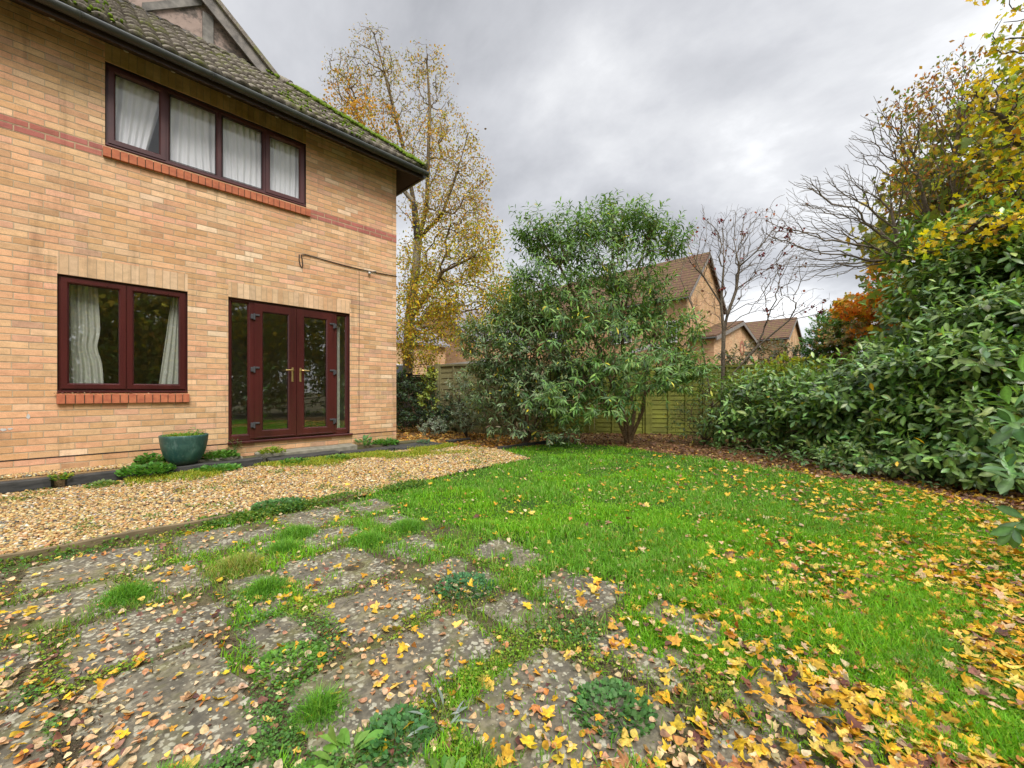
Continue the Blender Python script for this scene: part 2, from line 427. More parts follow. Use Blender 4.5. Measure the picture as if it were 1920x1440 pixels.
def curtain_mat(name, col, tr=.12):
    m = NT(name); vec, (x, y, z) = m.xyz()
    n = m.noise(m.comb(m.math('MULTIPLY', x, 16), y, m.math('MULTIPLY', z, 1.2)), 3, 4)
    c = m.mix(n, tuple(v * .8 for v in col), col)
    b = m.bsdf(c, .95, None, .1)
    t = m.n('BsdfTranslucent'); m.put(t.inputs[0], col)
    mx = m.n('MixShader'); mx.inputs[0].default_value = tr; m.L.new(b, mx.inputs[1]); m.L.new(t.outputs[0], mx.inputs[2])
    return m.done(mx.outputs[0])
M['net'] = curtain_mat('white_net_curtain', (.97, .97, .985), .03)
M['curtain'] = curtain_mat('pale_sheer_curtain', (.74, .77, .66))
def slab_mat():
    m = NT('lichen_paving_stone'); vec, xs = m.xyz('Object')
    inf = m.n('ObjectInfo')
    o = m.n('VectorMath', operation='ADD'); m.L.new(vec, o.inputs[0]); m.L.new(m.comb(m.math('MULTIPLY', inf.outputs['Random'], 40), 0.0, 0.0), o.inputs[1]); v = o.outputs[0]
    n = m.noise(v, 5, 6, .65); n2 = m.noise(v, 45, 4, .6); n3 = m.noise(v, 2.2, 3)
    c = m.ramp(n, [(.28, (.08, .074, .06)), (.5, (.17, .15, .108)), (.68, (.26, .225, .15))])
    c = m.mix(m.ramp(n2, [(.40, .75), (.60, 0)]), c, (.075, .068, .052))
    # lichen spots
    dv = m.n('VectorMath', operation='ADD'); m.L.new(v, dv.inputs[0]); ns = m.n('TexNoise'); m.L.new(v, ns.inputs['Vector']); ns.inputs['Scale'].default_value = 38; sc_ = m.n('VectorMath', operation='SCALE'); m.L.new(ns.outputs['Color'], sc_.inputs[0]); sc_.inputs['Scale'].default_value = .035; m.L.new(sc_.outputs[0], dv.inputs[1])
    vo = m.n('TexVoronoi', feature='F1'); m.L.new(dv.outputs[0], vo.inputs['Vector']); vo.inputs['Scale'].default_value = 34
    rad = m.math('MULTIPLY_ADD', m.noise(v, 60, 3), .30, m.math('MULTIPLY_ADD', vo.outputs['Color'], .36, -.06))
    sp = m.ramp(m.math('SUBTRACT', vo.outputs['Distance'], rad), [(0.0, 1), (.10, 0)])
    msk = m.math('MULTIPLY', sp, m.ramp(m.noise(v, 3.0, 3), [(.38, 0), (.48, 1)]))
    c = m.mix(m.math('MULTIPLY', msk, .62), c, m.mix(n2, (.30, .29, .20), (.66, .63, .50)))
    vo2 = m.n('TexVoronoi', feature='F1'); m.L.new(v, vo2.inputs['Vector']); vo2.inputs['Scale'].default_value = 60
    sp2 = m.math('MULTIPLY', m.math('LESS_THAN', vo2.outputs['Distance'], m.math('MULTIPLY', vo2.outputs['Color'], .42)), m.ramp(n3, [(.35, 0), (.6, .7)]))
    c = m.mix(sp2, c, (.44, .42, .31))
    c = m.mix(m.ramp(m.noise(v, 4, 5, .7), [(.50, 0), (.66, .75)]), c, m.mix(n2, (.10, .11, .03), (.19, .17, .07)))
    return m.done(m.bsdf(c, .9, m.bump(m.math('ADD', n, m.math('MULTIPLY', n2, .5)), .6, .008), .2))
M['slab'] = slab_mat()
M['slate'] = simple('dark_slate_sleeper', (.075, .072, .066), .8, .5, 14, .5, .006, .3, col2=(.03, .03, .028), stretch=(.5, 2, 2))
M['pale_slab'] = simple('pale_concrete_slab', (.30, .28, .22), .9, .4, 12, .4, .004, .2, col2=(.18, .165, .12))
M['board'] = simple('weathered_edging_board', (.24, .18, .10), .85, .5, 18, .5, .004, .2, col2=(.11, .085, .05), stretch=(.3, 2, 2))
M['fence'] = None
def ground_mat(name, cols, sc=3.0, fine=55, b=.03):
    m = NT(name); vec, xs = m.xyz()
    n = m.noise(vec, sc, 6, .65); n2 = m.noise(vec, fine, 5, .7)
    c = m.ramp(n, [(.32, cols[0]), (.5, cols[1]), (.68, cols[2])])
    c = m.mix(1.0, c, m.ramp(n2, [(.3, .55), (.7, 1.35)]), 'MULTIPLY')
    return m.done(m.bsdf(c, .95, m.bump(m.math('ADD', n, n2), .8, b), .15))
M['soil'] = ground_mat('earth', ((.075, .06, .038), (.12, .10, .055), (.12, .15, .04)), 5, 60, .015)
M['lawn'] = ground_mat('lawn_soil', ((.03, .075, .012), (.05, .11, .015), (.07, .12, .025)))
M['litter'] = ground_mat('leaf_litter_soil', ((.10, .055, .025), (.19, .11, .045), (.28, .17, .06)), 7, 80)
M['gravelbase'] = ground_mat('gravel_soil', ((.22, .14, .065), (.30, .20, .10), (.36, .25, .13)), 9, 70, .02)
M['pebble'] = attr_mat('pebble', .75, .3, .15, 90, .001, .2)
M['bark'] = attr_mat('bark', .9, .2, .7, 26, .01, .45)
M['leaf'] = leaf_mat('tree_leaf', .5, .40)
M['gloss_leaf'] = leaf_mat('laurel_leaf', .31, .19, .5, under=(1.5, 1.45, 1.0), noise_amt=.15)
M['dull_leaf'] = leaf_mat('shrub_leaf', .50, .28, .4, under=(1.5, 1.5, 1.35))
M['grass'] = leaf_mat('grass_blade', .5, .45, .3, under=(1, 1, 1), noise_amt=.12)
M['fallen'] = leaf_mat('fallen_leaf', .55, .20, .35, under=(1.1, 1.05, .95), noise_amt=.42)
# fence boards
def fence_mat(name, a, b):
    m = NT(name); vec, (x, y, z) = m.xyz()
    n = m.noise(m.comb(m.math('MULTIPLY', m.math('ADD', x, y), .6), m.math('MULTIPLY', z, 5)), 4, 5, .65); n2 = m.noise(vec, 1.4, 4)
    c = m.mix(m.ramp(n2, [(.35, 0), (.65, 1)]), a, b)
    c = m.mix(1.0, c, m.ramp(n, [(.3, .7), (.7, 1.25)]), 'MULTIPLY')
    return m.done(m.bsdf(c, .85, m.bump(n, .5, .005), .2))
M['fence'] = fence_mat('algae_green_fence', (.17, .175, .05), (.29, .31, .055))
M['fence_tan'] = fence_mat('olive_tan_fence', (.20, .18, .09), (.27, .25, .12))
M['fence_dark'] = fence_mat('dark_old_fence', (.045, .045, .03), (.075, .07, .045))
M['far_brick'] = brick_mat('far_buff_brick', bh=.075, stops=[(0, (.58, .37, .20)), (.3, (.54, .34, .18)), (.6, (.60, .40, .23)), (.85, (.50, .29, .16))])
M['far_red'] = simple('far_red_brick', (.42, .16, .09), .9, .3, 9)
M['far_tile'] = tile_mat('far_roof_tile', (.13, .072, .048), .6, .20)
M['grey_tile'] = tile_mat('slate_grey_roof', (.19, .18, .20), .05)
M['red_tile'] = tile_mat('red_brown_roof', (.12, .055, .042), .05)
M['upvc_white'] = simple('white_upvc', (.72, .72, .70), .5, .1, 8)
M['dark_glass'] = simple('dark_window_glass', (.03, .035, .04), .08, .1, 3, 0, .001, .9)

# ------------------------------------------------------------ the ground
LAWN_SOIL = [(1.60, 3.66), (1.92, 3.72), (3.23, 3.96), (4.6, 4.03), (4.9, 4.98), (6.5, 4.88), (6.75, 3.9), (6.6, 3.1), (6.48, 2.2), (6.15, 1.35), (6.05, .65), (5.9, 0), (5.3, -.75), (4.7, -1.6), (4.0, -3.2), (1.9, -3.0), (1.95, .2), (2.0, .9), (2.0, 1.37), (2.05, 2.2), (1.9, 2.7)]
def sheet(name, poly, z, mat, kind='structure'):
    o = MB().poly([(x, y, z) for x, y in poly]).build(name, mat)
    me = o.data
    if me.polygons[0].normal.z < 0: me.flip_normals()
    return tag(o, kind=kind)
sheet('ground', [(-700, -700), (900, -700), (900, 900), (-700, 900)], -0.02, M['soil'])
LAWN = [(1.38, 3.68), (1.92, 3.74), (3.23, 3.98), (4.6, 4.05), (4.9, 5.0), (6.5, 4.9), (6.75, 3.9), (6.6, 3.1), (6.48, 2.2), (6.15, 1.35), (6.05, .65), (5.9, 0), (5.3, -.75),
        (4.7, -1.6), (4.0, -3.2), (1.3, -3.0), (1.36, .2), (1.5, .58), (1.62, .9), (1.66, 1.37), (1.80, 2.2), (1.62, 2.7)]
GRAVEL = [(-3, 3.76), (1.92, 3.76), (3.23, 4.02), (4.55, 4.05), (4.95, 5.0), (4.75, 6.12), (-3, 6.36)]
PATIO = [(-3.5, 3.72), (1.4, 3.72), (1.62, 2.7), (1.80, 2.2), (1.66, 1.37), (1.5, .58), (1.36, .2), (1.2, -.6), (-3.5, -.6)]
LITTER = [(4.95, 5.0), (6.5, 4.95), (6.75, 3.9), (6.6, 3.1), (6.48, 2.2), (6.15, 1.35), (6.05, .65), (5.9, 0), (5.3, -.75), (4.7, -1.6), (4.2, -3.2), (8.5, -3.2), (10, 1), (9.5, 5), (8, 10), (5, 13), (1, 15), (4.1, 7.0), (4.6, 6.2)]
sheet('lawn_soil', LAWN_SOIL, -.003, M['lawn'])
sheet('gravel_bed', GRAVEL, 0.004, M['gravelbase'])
sheet('border_soil', LITTER, -.010, M['litter'])
sheet('patio_soil', PATIO, -.0015, M['soil'])
# raised strip between the sleepers and the wall
o = MB().box(-4, .62, 6.55, 6.885, -.015, .105).build('gravel_margin', M['gravelbase']); tag(o, kind='structure')
o = MB().box(.62, 4.6, 6.60, 6.885, -.015, .075).build('earth_margin', M['soil']); tag(o, kind='structure')

# ------------------------------------------------------------ leaf shapes
def fan_leaf(outline, centre, cup=.15, fold=.0, bendy=.1):
    pts = [centre] + outline
    v = [(x, y, cup * x * x + fold * abs(x) - bendy * y * y) for x, y in pts]
    n = len(outline)
    f = [(0, 1 + i, 1 + (i + 1) % n) for i in range(n)]
    return np.array(v, float), np.array(f)
def maple(seed=0, detail=True):
    r = random.Random(seed)
    if detail:
        half = [(.05, .02), (.16, -.06), (.34, -.05), (.40, .04), (.30, .13), (.25, .18), (.36, .24), (.50, .34), (.49, .45), (.36, .50), (.22, .45), (.20, .54), (.22, .68), (.16, .82), (.05, .94)]
    else:
        half = [(.12, -.04), (.38, .0), (.27, .17), (.50, .40), (.23, .47), (.15, .80)]
    right = [(x * (1 + r.uniform(-.12, .12)), y * (1 + r.uniform(-.06, .06))) for x, y in half]
    left = [(-x * (1 + r.uniform(-.12, .12)), y * (1 + r.uniform(-.06, .06))) for x, y in half]
    out = [(0, .05)] + right + ([(0, 1.0)] if not detail else []) + left[::-1]
    v, f = fan_leaf(out, (0, .24))
    c = r.uniform(-.2, 1.0); b = r.uniform(-.3, .9); w = r.uniform(-.5, .5)
    v[:, 1] -= .35
    v[:, 2] = c * v[:, 0] ** 2 + b * v[:, 1] ** 2 + w * v[:, 0] * v[:, 1] + .06 * np.sin(v[:, 0] * 13 + seed) * abs(v[:, 0]) * 2
    if detail:   # stalk as a thin sliver
        k = len(v); v = np.vstack([v, [(-.012, -.30, 0.01), (.012, -.30, 0.01), (.10 * w, -.85, .05)]])
        f = np.vstack([f, [(k, k + 1, k + 2)]])
    return v, f
def birch(seed=0):
    r = random.Random(seed)
    half = [(.16, .03), (.34, .16), (.40, .32), (.34, .52), (.20, .74), (.08, .92)]
    out = [(0, 0)] + [(x * (1 + r.uniform(-.1, .1)), y) for x, y in half] + [(0, 1.02)] + [(-x * (1 + r.uniform(-.1, .1)), y) for x, y in half[::-1]]
    v, f = fan_leaf(out, (0, .4)); c = r.uniform(-.2, 1.6); b = r.uniform(-.4, 1.0)
    v[:, 1] -= .45; v[:, 2] = c * v[:, 0] ** 2 + b * v[:, 1] ** 2
    return v, f
def blade_leaf(w=.32, n=3, fold=.15, bend=.25, peak=.55):
    """long leaf along +y, length 1, folded on the midrib; triangles"""
    v = [(0, 0, 0)]; f = []
    for i in range(1, n + 1):
        t = i / (n + 1); ww = w * .5 * (math.sin(math.pi * min(1, t ** (math.log(.5) / math.log(peak)))) ** .8)
        z = -bend * t * t
        v += [(-ww, t, z + fold * ww * 2), (0, t, z), (ww, t, z + fold * ww * 2)]
    v.append((0, 1, -bend))
    f += [(0, 2, 1), (0, 3, 2)]
    for i in range(n - 1):
        a = 1 + 3 * i; b = a + 3
        f += [(a, a+1, b+1), (a, b+1, b), (a+1, a+2, b+2), (a+1, b+2, b+1)]
    a = 1 + 3 * (n - 1); k = len(v) - 1
    f += [(a, a+1, k), (a+1, a+2, k)]
    return np.array(v, float), np.array(f)
SMALL = (np.array([(0, 0, 0), (-.32, .45, .05), (0, 1, -.08), (.32, .45, .05)], float), np.array([(0, 3, 1), (3, 2, 1)]))
MAPLE_LO = [maple(s, False) for s in range(4)]
MAPLE_HI = [maple(s, True) for s in range(8)]
BIRCH = [birch(s) for s in range(6)]

# ------------------------------------------------------------ trees and shrubs
def ell_points(n, ells, r, shell=.0):
    """points in a union of ellipsoids (cx,cy,cz,rx,ry,rz,weight)"""
    w = np.array([e[6] if len(e) > 6 else e[3] * e[4] * e[5] for e in ells], float); w /= w.sum()
    k = r.choice(len(ells), n, p=w); E = np.array([e[:6] for e in ells], float)[k]
    d = nrm(r.normal(size=(n, 3))); rad = (r.random(n) * (1 - shell ** 3) + shell ** 3) ** (1 / 3)
    return E[:, :3] + d * E[:, 3:6] * rad[:, None]
def grow(trunks, att, r, bf=.35, steps=3, jit=.05, lift=.0, minnode=0):
    pos = []; par = []; path = []
    for tr in trunks:
        prev = -1
        if pos:
            dd = [np.linalg.norm(np.array(p) - np.array(tr[0])) for p in pos]; prev = int(np.argmin(dd))
        for i, p in enumerate(tr):
            if i == 0 and prev >= 0: continue
            pos.append(np.array(p, float)); par.append(prev)
            path.append(0 if prev < 0 else path[prev] + np.linalg.norm(pos[-1] - pos[prev])); prev = len(pos) - 1
    K = len(pos) + len(att) * (steps + 1)
    PA = np.zeros((K, 3)); PT = np.zeros(K); n = len(pos); PA[:n] = pos; PT[:n] = path
    par = par + [0] * (K - n)
    tips = []
    root = PA[minnode]
    order = np.argsort(np.linalg.norm(att - PA[n - 1], axis=1) * 0 + np.array([np.min(np.linalg.norm(PA[:n] - a, axis=1)) for a in att]))
    for a in att[order]:
        d = np.linalg.norm(PA[minnode:n] - a, axis=1)
        pen = np.maximum(0, PA[minnode:n, 2] - a[2]) * .6        # prefer to branch from below
        j = int(np.argmin(d + bf * PT[minnode:n] + pen)) + minnode
        p0 = PA[j]; L = np.linalg.norm(a - p0)
        k = par[j]; d0 = nrm(PA[j] - PA[k]) if k >= 0 and j > 0 else np.array([0, 0, 1.])
        st = steps if L > .15 else 1
        prev = j
        for s in range(1, st + 1):
            t = s / st
            q = p0 + (a - p0) * t + d0 * L * .15 * t * (1 - t) + r.normal(0, jit * L, 3) * (t < 1)
            q[2] += lift * L * math.sin(math.pi * t)
            PA[n] = q; par[n] = prev; PT[n] = PT[prev] + np.linalg.norm(q - PA[prev]); prev = n; n += 1
        tips.append(prev)
    PA = PA[:n]; par = np.array(par[:n])
    cnt = np.zeros(n); cnt[tips] = 1
    for i in range(n - 1, 0, -1):
        if par[i] >= 0: cnt[par[i]] += cnt[i]
    return PA, par, np.maximum(cnt, 1), np.array(tips)
def branch_mesh(PA, par, cnt, R0, rtip, sides=6, colf=None, minr=0, flare=0):
    e = math.log(R0 / rtip) / math.log(max(cnt.max(), 3))
    rad = rtip * cnt ** e * (1 + 0 * cnt)
    n = len(PA); idx = np.where(par >= 0)[0]
    idx = idx[rad[idx] >= minr]
    dirs = np.zeros((n, 3)); dirs[:] = (0, 0, 1.)
    has = par >= 0
    dirs[has] = nrm(PA[has] - PA[par[has]])
    big = np.full(n, -1); best = np.zeros(n)
    for i in np.where(has)[0]:
        if cnt[i] > best[par[i]]: best[par[i]] = cnt[i]; big[par[i]] = i
    a = par[idx]; main = big[a] == idx
    rs = np.where(main, rad[a], np.minimum(rad[a], rad[idx] * 1.15))
    ds = np.where(main[:, None], dirs[a], dirs[idx])
    if flare:
        rad2 = rad * (1 + flare * np.exp(-np.maximum(0, PA[:, 2] - PA[:, 2].min()) * 6)); rs = rs * (rad2[a] / rad[a]); rad = rad2
    def ring(c, d, r):
        ref = np.tile(np.array([.31, .17, .93]), (len(d), 1)); ref[np.abs(d @ np.array([.31, .17, .93])) > .93] = (1, 0, 0)
        x = nrm(np.cross(d, ref)); y = np.cross(d, x); t = np.arange(sides) * 2 * math.pi / sides
        return c[:, None] + (x[:, None] * np.cos(t)[None, :, None] + y[:, None] * np.sin(t)[None, :, None]) * r[:, None, None]
    A = ring(PA[a], ds, rs); B = ring(PA[idx], dirs[idx], rad[idx])
    V = np.concatenate([A, B], 1).reshape(-1, 3); m = len(idx)
    base = (np.arange(m) * 2 * sides)[:, None]; k = np.arange(sides); k1 = (k + 1) % sides
    Fq = np.stack([base + k, base + k1, base + sides + k1, base + sides + k], -1).reshape(-1, 4)
    C = np.repeat(colf(PA[idx], rad[idx]), 2 * sides, 0) if colf is not None else None
    return V, Fq, C
def tip_leaves(PA, par, cnt, r, per, size, tmpl, cols, wts, spread=.12, droop=.3, maxcnt=2, keep=1.0, jit=.2, up=.5, mask=None, spar=.0):
    """leaves loosely hung about the twigs"""
    cand = np.where((cnt <= maxcnt) & (par >= 0))[0]
    cand = cand[r.random(len(cand)) < keep]
    if mask is not None: cand = cand[mask(PA[cand])]
    k = np.repeat(cand, per); t = r.random(len(k))[:, None]
    p = PA[par[k]] * (1 - t) + PA[k] * t + r.normal(0, spread * .5, (len(k), 3))
    ax = nrm(r.normal(size=(len(k), 3)) + np.array([0, 0, -droop]) + nrm(PA[k] - PA[par[k]]) * .6)
    nm = nrm(r.normal(size=(len(k), 3)) + np.array([0, 0, up]))
    parts = []; c = palette(len(k), cols, wts, jit, r)
    sel = r.integers(0, len(tmpl), len(k)); s = size * r.uniform(.6, 1.25, len(k))
    for i, (tv, tf) in enumerate(tmpl):
        q = sel == i
        if q.any(): parts.append(scatter(tv, tf, p[q], frames(ax[q], nm[q]), s[q], c[q]))
    return merge(parts)
def shoot_leaves(PA, par, tips, r, k, length, size, tmpl, cols, wts, ang=55, droop=.25, jit=.16, up=.5, outc=None):
    """leaves set in a spiral along each shoot end (laurel, buddleia)"""
    D = nrm(nrm(PA[tips] - PA[par[tips]]) + (nrm(PA[tips] - outc) * .7 if outc is not None else 0) + np.array([0, 0, up]) + r.normal(0, .25, (len(tips), 3)))
    n = len(tips); j = np.tile(np.arange(k), n); ti = np.repeat(np.arange(n), k)
    Dk = D[ti]; t = j / k
    p = PA[tips][ti] + Dk * (length * (1 - t) * r.uniform(.7, 1.2, n)[ti])[:, None]
    ref = nrm(np.cross(Dk, np.tile([.3, .9, .2], (len(Dk), 1)))); ref2 = np.cross(Dk, ref)
    az = j * 2.4 + r.random(n)[ti] * 6.28 + r.normal(0, .2, len(j))
    rad = ref * np.cos(az)[:, None] + ref2 * np.sin(az)[:, None]
    al = np.radians(ang * (.45 + .75 * t) + r.normal(0, 9, len(j)))
    ax = nrm(Dk * np.cos(al)[:, None] + rad * np.sin(al)[:, None] + np.array([0, 0, -droop]) * (0.5 + t)[:, None])
    nm = nrm(Dk * .8 + np.array([0, 0, .7]) + r.normal(0, .22, (len(j), 3)))
    s = size * r.uniform(.7, 1.15, len(j)) * (.72 + .35 * t)
    c = palette(len(j), cols, wts, jit, r)
    # newer leaves at the end of a shoot are lighter
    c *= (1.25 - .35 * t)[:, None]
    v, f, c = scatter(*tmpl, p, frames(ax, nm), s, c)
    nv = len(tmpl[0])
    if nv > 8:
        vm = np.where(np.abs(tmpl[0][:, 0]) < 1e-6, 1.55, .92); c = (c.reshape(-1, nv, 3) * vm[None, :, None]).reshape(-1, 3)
    return v, f, c
def plant(name, base, label, cat, br, lf, bark_mat='bark', lmat='leaf', group=None, names=('trunk', 'crown')):
    root = empty(name, base); b = np.array(base)
    if br is not None:
        v, f, c = br; link(names[0], np_mesh(names[0], v - b, f, c, True), M[bark_mat], root)
    if lf is not None:
        for i, (v, f, c) in enumerate(lf if isinstance(lf, list) else [lf]):
            link(names[1], np_mesh(names[1], v - b, f, c), M[lmat], root)
    return tag(root, label, cat, group)
def const_col(c, jit=.12):
    def f(p, rad):
        q = np.tile(np.array(c, float), (len(p), 1)); n = vnoise(p[:, 0] + p[:, 1], p[:, 2], 7)[:, None]
        return q * (1 - jit * 2 + 4 * jit * n)
    return f

# ------------------------------------------------------------ the house
WY = 6.890; CX = 4.043            # front face, right-hand corner
house = tag(empty('brick_house', (-2, 8, 0)), 'two storey buff brick house with brown windows and mossy tiled roof, nearest on the left', 'house')
HB = Vector((-2, 8, 0))
def hp(mb, name, mat, parent=None):
    """build a house part: vertices are given in world metres"""
    par = parent or house
    mb.v = [(v[0] - HB[0], v[1] - HB[1], v[2] - HB[2]) for v in mb.v] if par is house else mb.v
    return mb.build(name, mat, par)
# brick shader works in object space: shift so that object coords are world coords
house.location = (0, 0, 0); HB = Vector((0, 0, 0))
OPEN = [(.164, 2.439, 3.945, 4.955), (-.219, .945, .985, 2.335), (1.398, 3.152, .285, 2.345)]
XL, XR, YB, ZT = -7.5, CX, 15.5, 5.18
w = MB()
xs = sorted({XL, XR, *[o[0] for o in OPEN], *[o[1] for o in OPEN]}); zs = sorted({-.05, .262, .272, ZT, *[o[2] for o in OPEN], *[o[3] for o in OPEN]})
for i in range(len(xs) - 1):
    for j in range(len(zs) - 1):
        cx, cz = (xs[i] + xs[i+1]) / 2, (zs[j] + zs[j+1]) / 2
        if any(o[0] < cx < o[1] and o[2] < cz < o[3] for o in OPEN): continue
        w.poly([(xs[i], WY, zs[j]), (xs[i+1], WY, zs[j]), (xs[i+1], WY, zs[j+1]), (xs[i], WY, zs[j+1])])
for a, b, c, d in OPEN:          # reveals
    for q in ([(a, WY, c), (a, WY, d), (a, WY + .22, d), (a, WY + .22, c)], [(b, WY, c), (b, WY, d), (b, WY + .22, d), (b, WY + .22, c)],
              [(a, WY, d), (b, WY, d), (b, WY + .22, d), (a, WY + .22, d)], [(a, WY, c), (b, WY, c), (b, WY + .22, c), (a, WY + .22, c)]): w.poly(q)
for q in ([(XR, WY, -.05), (XR, YB, -.05), (XR, YB, ZT), (XR, WY, ZT)], [(XL, WY, -.05), (XL, YB, -.05), (XL, YB, ZT), (XL, WY, ZT)],
          [(XL, YB, -.05), (XR, YB, -.05), (XR, YB, ZT), (XL, YB, ZT)]): w.poly(q)
hp(w, 'wall', M['brick'])
hp(MB().box(XL - .004, XR + .004, WY - .004, WY + .05, .2635, .2735), 'damp_course', M['dpc'])
hp(MB().box(XL, .142, WY - .0025, WY + .03, 3.793, 3.943), 'brick_band', M['red_brick'])
hp(MB().box(2.496, XR + .0025, WY - .0025, WY + .03, 3.793, 3.943), 'brick_band', M['red_brick'])
hp(MB().box(-.219, .945, WY - .002, WY + .03, 2.339, 2.565), 'lintel_course', M['soldier'])
hp(MB().box(1.398, 3.152, WY - .002, WY + .03, 2.349, 2.562), 'lintel_course', M['soldier'])
hp(MB().box(.164, 2.439, WY - .002, WY + .03, 4.959, 5.17), 'lintel_course', M['soldier_dark'])
def sill(a, b, z0, z1, n):
    m = MB(); st = (b - a) / n; r = random.Random(n)
    for i in range(n):
        x0 = a + i * st + .0045; x1 = a + (i + 1) * st - .0045; j = r.uniform(-.002, .002)
        m.add([(x0, WY - .045 + j, z0), (x1, WY - .045 + j, z0), (x1, WY + .02, z0), (x0, WY + .02, z0),
               (x0, WY - .045 + j, z1 - .012), (x1, WY - .045 + j, z1 - .012), (x1, WY + .02, z1), (x0, WY + .02, z1)],
              [(0,1,2,3), (4,7,6,5), (0,4,5,1), (1,5,6,2), (2,6,7,3), (3,7,4,0)])
    hp(m, 'brick_sill', M['sill'])
    hp(MB().box(a + .003, b - .003, WY - .034, WY + .019, z0 + .004, z1 - .018), 'sill_mortar', M['sill_mortar'])
sill(.142, 2.496, 3.805, 3.925, 31)
sill(-.227, .962, .868, .982, 16)
# rooms behind the openings
room = MB()
for (x0, x1, z0, z1) in ((-.9, 3.9, .20, 2.62), (-.5, 3.9, 2.9, 5.12)):
    y0, y1 = WY + .22, WY + 4.2
    room.poly([(x0, y1, z0), (x1, y1, z0), (x1, y1, z1), (x0, y1, z1)])
    room.poly([(x0, y0, z1), (x1, y0, z1), (x1, y1, z1), (x0, y1, z1)])
    room.poly([(x0, y0, z0), (x0, y1, z0), (x0, y1, z1), (x0, y0, z1)]); room.poly([(x1, y0, z0), (x1, y1, z0), (x1, y1, z1), (x1, y0, z1)])
    ops = [o for o in OPEN if z0 < o[3] < z1 + .1]
    X = sorted({x0, x1, *[o[0] for o in ops], *[o[1] for o in ops]}); Zs = sorted({z0, z1, *[o[2] for o in ops], *[o[3] for o in ops]})
    for i in range(len(X) - 1):
        for j in range(len(Zs) - 1):
            cx, cz = (X[i] + X[i+1]) / 2, (Zs[j] + Zs[j+1]) / 2
            if any(o[0] < cx < o[1] and o[2] < cz < o[3] for o in ops): continue
            room.poly([(X[i], y0, Zs[j]), (X[i+1], y0, Zs[j]), (X[i+1], y0, Zs[j+1]), (X[i], y0, Zs[j+1])])
hp(room, 'room_walls', M['plaster'])
hp(MB().box(-.9, 3.9, WY + .22, WY + 4.2, .17, .196), 'room_floor', M['carpet'])
hp(MB().box(2.15, 2.95, WY + 4.13, WY + 4.19, .20, 2.2), 'inner_door', M['upvc_white'])

FY = WY + .035                    # face of the window frames
def mitred(m, a, b, c, d, wdt, y0, y1, bev=.004):
    m.box(a, b, y0, y1, c, c + wdt, bev); m.box(a, b, y0, y1, d - wdt, d, bev)
    m.box(a, a + wdt, y0 + .0015, y1, c + wdt * .5, d - wdt * .5, bev); m.box(b - wdt, b, y0 + .0015, y1, c + wdt * .5, d - wdt * .5, bev)
def chamfer_frame(m, a, b, c, d, wdt, y0, dep):
    """a mitred frame whose inner edge slopes back to the glass"""
    o = [(a, c), (b, c), (b, d), (a, d)]; i1 = [(a + wdt - .014, c + wdt - .014), (b - wdt + .014, c + wdt - .014), (b - wdt + .014, d - wdt + .014), (a + wdt - .014, d - wdt + .014)]
    i2 = [(a + wdt, c + wdt), (b - wdt, c + wdt), (b - wdt, d - wdt), (a + wdt, d - wdt)]
    for k in range(4):
        l = (k + 1) % 4
        m.add([(o[k][0], y0 + dep, o[k][1]), (o[l][0], y0 + dep, o[l][1]), (o[l][0], y0, o[l][1]), (o[k][0], y0, o[k][1]),
               (i1[l][0], y0, i1[l][1]), (i1[k][0], y0, i1[k][1]), (i2[l][0], y0 + .016, i2[l][1]), (i2[k][0], y0 + .016, i2[k][1]),
               (i2[l][0], y0 + dep, i2[l][1]), (i2[k][0], y0 + dep, i2[k][1])],
              [(0,1,2,3), (3,2,4,5), (5,4,6,7), (7,6,8,9)])
def vent(m, x0, x1, z, y):
    m.box(x0, x1, y - .022, y + .002, z - .013, z + .013, .005); m.box(x0 + .01, x1 - .01, y - .028, y - .021, z - .016, z - .004, .002)
def pane(name, a, b, c, d, y, mat, par):
    hp2 = MB().box(a, b, y, y + .004, c, d); return hp2.build(name, mat, par)
def window(o, lights, mat, glass, label):
    a, b, c, d = o
    m = MB(); mitred(m, a + .004, b - .004, c + .03, d - .004, .042, FY, FY + .07)
    m.box(a - .0, b + .0, WY - .012, FY + .09, c + .006, c + .0295, .005)          # plastic sill
    for x in [l[0] for l in lights[1:]]: m.box(x - .024, x + .024, FY + .001, FY + .068, c + .05, d - .03, .004)
    fr = hp(m, 'window', mat); tag(fr, label)
    g = MB()
    for (x0, x1, opening, v) in lights:
        x0 += (.046 if x0 < a + .01 else .024) - (.018 if opening else 0); x1 -= (.046 if x1 > b - .01 else .024) - (.018 if opening else 0)
        z0 = c + .072 - (.018 if opening else 0); z1 = d - .046 + (.018 if opening else 0)
        wd = .062 if opening else .018
        if opening:
            s = MB(); chamfer_frame(s, x0, x1, z0, z1, wd, FY - .016, .05); s.build('sash', mat, fr)
        else:
            s = MB(); chamfer_frame(s, x0, x1, z0, z1, wd, FY + .012, .045); s.build('glazing_bead', mat, fr)
        if v:
            q = MB(); vent(q, x0 + v[0] * (x1 - x0), x0 + v[1] * (x1 - x0), z1 - .038, FY - .016); q.build('trickle_vent', mat, fr)
        pane('pane', x0 + wd - .004, x1 - wd + .004, z0 + wd - .004, z1 - wd + .004, FY + .016, glass, fr)
        mitred(g, x0 + wd - .003, x1 - wd + .003, z0 + wd - .003, z1 - wd + .003, .0055, FY + .008, FY + .015, 0)
    g.build('gasket', M['gasket'], fr)
    k = MB()
    for x in (a, b): k.box(x, x + (.0035 if x == a else -.0035), WY + .006, FY + .03, c + .03, d)
    k.box(a, b, WY + .006, FY + .03, d - .0035, d)
    k.build('sealant', M['dpc'], fr)
    return fr
